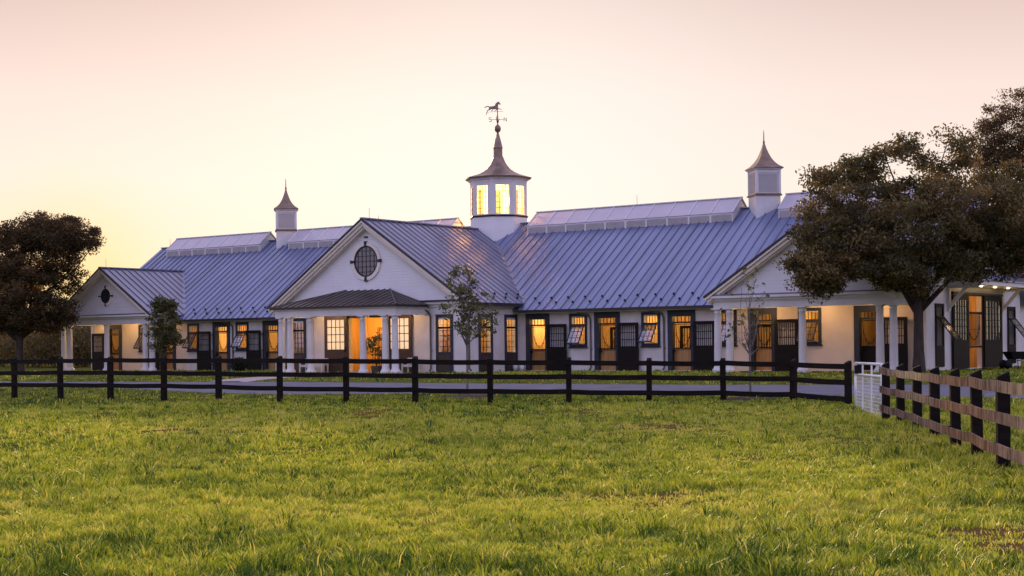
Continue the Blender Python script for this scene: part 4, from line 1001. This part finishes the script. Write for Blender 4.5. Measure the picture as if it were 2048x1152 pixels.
# ---------------------------------------------------------------- small things by the barn
def bench(u,v,rot,label,L=1.6,fancy=False):
    x,y,_=W(u,v); root=empty('garden_bench',(x,y,gz(x,y) if v<-7 else max(gz(x,y),.38)),-TH+rot); tag(root,label,'bench','white garden benches')
    for s in (-1,1):
        mb=MB(); mb.box((s*L/2-.03,-.25,0),(s*L/2+.03,-.19,.50)); mb.box((s*L/2-.03,.19,0),(s*L/2+.03,.25,.70)); mb.box((s*L/2-.04,-.27,.50),(s*L/2+.04,.25,.54)); mb.build('leg',M['white'],root)
    mb=MB()
    for k in range(5): mb.box((-L/2,-.24+k*.09,.36),(L/2,-.165+k*.09,.39))
    mb.box((-L/2,-.24,.28),(L/2,-.21,.36)); mb.build('seat',M['white'],root)
    mb=MB(); mb.box((-L/2,.2,.66),(L/2,.24,.72)); mb.box((-L/2,.2,.42),(L/2,.24,.46))
    n=int(L/.12)
    for k in range(1,n):
        x_=-L/2+L*k/n; mb.box((x_-.012,.21,.46),(x_+.012,.235,.66))
        if fancy and k%2==0: mb.beam((x_-L/n,.222,.47),(x_,.222,.65),.02,.02)
    mb.build('backrest',M['white'],root)
bench(-7.9,-1.1,0,'white bench on the lawn side left of the central porch, beside the dark shrub',2.0)
bench(-1.9-.9,wf-.62,0,'white slatted bench under the central porch left of the glazed barn door',1.5,True)
bench(3.5,wf-.55,0,'short white bench at the right corner of the central porch',.7)
def bucket(u,v,r,h,label,m='white'):
    x,y,_=W(u,v); root=empty('bucket',(x,y,max(gz(x,y),.44))); tag(root,label,'bucket','buckets by the stall wall')
    mb=MB(); mb.smooth=True; mb.lathe([(r*.8,0),(r,h),(r*.93,h),(r*.75,.03)],16); mb.build('pail',M[m],root)
    mb=MB(); mb.tube([(r*math.cos(t_),0,h-.02+.16*math.sin(t_)) for t_ in np.linspace(0,PI,9)],.006,5); mb.build('handle',M['iron'],root)
bucket(6.62,-.45,.15,.34,'white bucket against the corner of the central wing'); bucket(7.0,-.45,.14,.32,'white bucket beside the first stall door')
def potted():
    x,y,_=W(2.4,-6.0); root=empty('potted_tree',(x,y,.38)); tag(root,'leafy potted tree standing between the porch columns','potted plant')
    mb=MB(); mb.smooth=True; mb.lathe([(.2,0),(.26,.42),(.28,.44),(.24,.44),(.2,.38)],18); mb.build('pot',M['terracotta'],root)
    mb=MB(); mb.smooth=True
    Q=[]
    for k in range(7):
        a=k*.9; e=(.32*math.cos(a),.32*math.sin(a),1.0+.16*k); mb.tube([(0,0,.38),(.1*math.cos(a),.1*math.sin(a),.8),e],[.015,.01,.005],5); Q.append(e)
    mb.build('stem',M['bark'],root); Q=np.array(Q); n=420
    q=Q[RNG.integers(0,7,n)]*np.array([1,1,RNG.uniform(.85,1)])+RNG.normal(size=(n,3))*.13
    leaf_obj('foliage',q,.12,M['leaf_young'],root,RNG.normal(.5,.3,n))
potted()
def barrow():
    x,y,_=W(uE+2.0,5.2); z=gz(x,y); root=empty('wheelbarrow',(x,y,z),.4); tag(root,'dark wheelbarrow parked before the lit end doors','wheelbarrow')
    mb=MB(); mb.add([(-.45,-.3,.75),(.5,-.33,.75),(.5,.33,.75),(-.45,.3,.75),(-.25,-.2,.42),(.3,-.22,.42),(.3,.22,.42),(-.25,.2,.42)],[(4,5,6,7),(0,1,5,4),(1,2,6,5),(2,3,7,6),(3,0,4,7)]); mb.build('tray',M['iron'],root)
    for s in (-1,1):
        mb=MB(); mb.smooth=True; mb.tube([(1.0,s*.28,.7),(.3,s*.26,.42),(-.55,s*.08,.24)],.02,6); mb.tube([(.35,s*.24,.42),(.42,s*.26,0)],.018,6); mb.build('handle',M['iron'],root)
        
        mb=MB(); mb.smooth=True; mb.tube([(-.5,s*.16-.03,.2),(-.5,s*.16+.03,.2)],.2,18); mb.build('wheel',M['iron'],root)
barrow()
def outbuilding():
    x,y,_=at(2105,735,92); root=empty('outbuilding',(x,y,gz(x,y)),-TH); tag(root,'far white outbuilding just past the right gable end','outbuilding')
    mb=MB(); mb.box((-5,0,-.2),(5,6,3.6)); mb.prism([(0,3.6),(6,3.6),(3,5.6)],'u',-5,5); mb.build('wall',M['white'],root)
    mb=MB(); 
    for s in (-1,1): mb.slab([(-5.3,3,5.75),(5.3,3,5.75),(5.3,3+s*3.5,3.45),(-5.3,3+s*3.5,3.45)],(0,s*2.3,3.5),.1)
    mb.build('roof',M['roof'],root)
    for k in (-3,0,3):
        mb=MB(); frame_rect(mb,k-.6,k+.6,.9,2.8,.1,-.05,-.001); mb.build('window',M['frame'],root)
outbuilding()
# ---------------------------------------------------------------- light, sky, camera
SUN_AZ,SUN_EL=math.radians(-7),math.radians(8.5)
w=D.worlds.new('World'); C.world=w; w.use_nodes=True; nt=w.node_tree; N=nt.nodes; L=nt.links
bg=N['Background']; sky=N.new('ShaderNodeTexSky'); sky.sky_type='NISHITA'; sky.sun_disc=False; sky.sun_elevation=SUN_EL; sky.sun_rotation=SUN_AZ; sky.dust_density=2.5
L.new(sky.outputs[0],bg.inputs[0]); bg.inputs[1].default_value=.0025
tc=N.new('ShaderNodeTexCoord'); sp=N.new('ShaderNodeSeparateXYZ'); L.new(tc.outputs['Generated'],sp.inputs[0])
def ramp(st):
    r=N.new('ShaderNodeValToRGB'); e=r.color_ramp.elements
    while len(e)<len(st): e.new(.5)
    for el,(p,c) in zip(e,st): el.position=p; el.color=(*c,1)
    L.new(sp.outputs['Z'],r.inputs[0]); return r
K=1/1.6
sc3=lambda c:tuple(x*K for x in c)
rf=ramp([(0,sc3((1.04,.80,.44))),(.03,sc3((1.05,.86,.56))),(.063,sc3((1.06,.88,.70))),(.11,sc3((1.06,.90,.80))),(.16,sc3((1.03,.82,.75))),(.222,sc3((.81,.61,.56))),(.45,sc3((.88,.72,.80))),(1,sc3((.70,.68,1.02)))])
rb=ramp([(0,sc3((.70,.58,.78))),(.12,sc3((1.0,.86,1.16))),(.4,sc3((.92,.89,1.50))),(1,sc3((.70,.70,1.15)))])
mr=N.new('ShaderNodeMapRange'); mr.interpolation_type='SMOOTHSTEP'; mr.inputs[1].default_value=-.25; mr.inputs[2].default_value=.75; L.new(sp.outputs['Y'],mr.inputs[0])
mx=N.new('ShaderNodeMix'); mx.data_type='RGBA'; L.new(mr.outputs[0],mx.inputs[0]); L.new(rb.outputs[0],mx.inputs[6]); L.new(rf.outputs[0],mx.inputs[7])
def glow(px,py,pw,col,gain,src):
    a,b=ray(px,py); d=Vector((a,1,b)).normalized()
    dp=N.new('ShaderNodeVectorMath'); dp.operation='DOT_PRODUCT'; dp.inputs[1].default_value=d; L.new(tc.outputs['Generated'],dp.inputs[0])
    m1=N.new('ShaderNodeMath'); m1.operation='MAXIMUM'; m1.inputs[1].default_value=0; L.new(dp.outputs['Value'],m1.inputs[0])
    m2=N.new('ShaderNodeMath'); m2.operation='POWER'; m2.inputs[1].default_value=pw; L.new(m1.outputs[0],m2.inputs[0])
    m3=N.new('ShaderNodeMath'); m3.operation='MULTIPLY'; m3.inputs[1].default_value=gain; L.new(m2.outputs[0],m3.inputs[0])
    q=N.new('ShaderNodeMix'); q.data_type='RGBA'; L.new(m3.outputs[0],q.inputs[0]); L.new(src,q.inputs[6]); q.inputs[7].default_value=(*col,1); return q.outputs[2]
o1=glow(1060,400,70,sc3((1.07,.98,.92)),.75,mx.outputs[2])
o2=glow(140,560,900,sc3((1.12,.82,.36)),.85,o1)
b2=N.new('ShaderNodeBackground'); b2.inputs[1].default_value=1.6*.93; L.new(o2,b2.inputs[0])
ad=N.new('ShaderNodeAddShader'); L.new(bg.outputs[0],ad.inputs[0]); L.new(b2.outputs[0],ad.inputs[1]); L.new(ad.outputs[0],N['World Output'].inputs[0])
s=D.lights.new('sun','SUN'); s.energy=3.3; s.angle=math.radians(1.5); s.color=(1,.74,.42)
so=D.objects.new('sun',s); COL.objects.link(so)
sd=Vector((math.sin(SUN_AZ)*math.cos(SUN_EL),math.cos(SUN_AZ)*math.cos(SUN_EL),math.sin(SUN_EL)))
so.rotation_euler=(-sd).to_track_quat('-Z','Y').to_euler()
cam=D.cameras.new('camera'); co=D.objects.new('camera',cam); COL.objects.link(co); C.camera=co
co.location=(0,0,CAMZ); co.rotation_euler=(PI/2,ROLL,0); cam.sensor_width=36; cam.lens=F*36/2048; cam.shift_y=(HZ-576)/2048; cam.clip_start=.1; cam.clip_end=5000
C.view_settings.view_transform='Standard'; C.view_settings.look='None'; C.view_settings.exposure=0; C.view_settings.gamma=1
C.cycles.max_bounces=6; C.cycles.transparent_max_bounces=12; C.cycles.use_denoising=True; C.cycles.sample_clamp_indirect=6
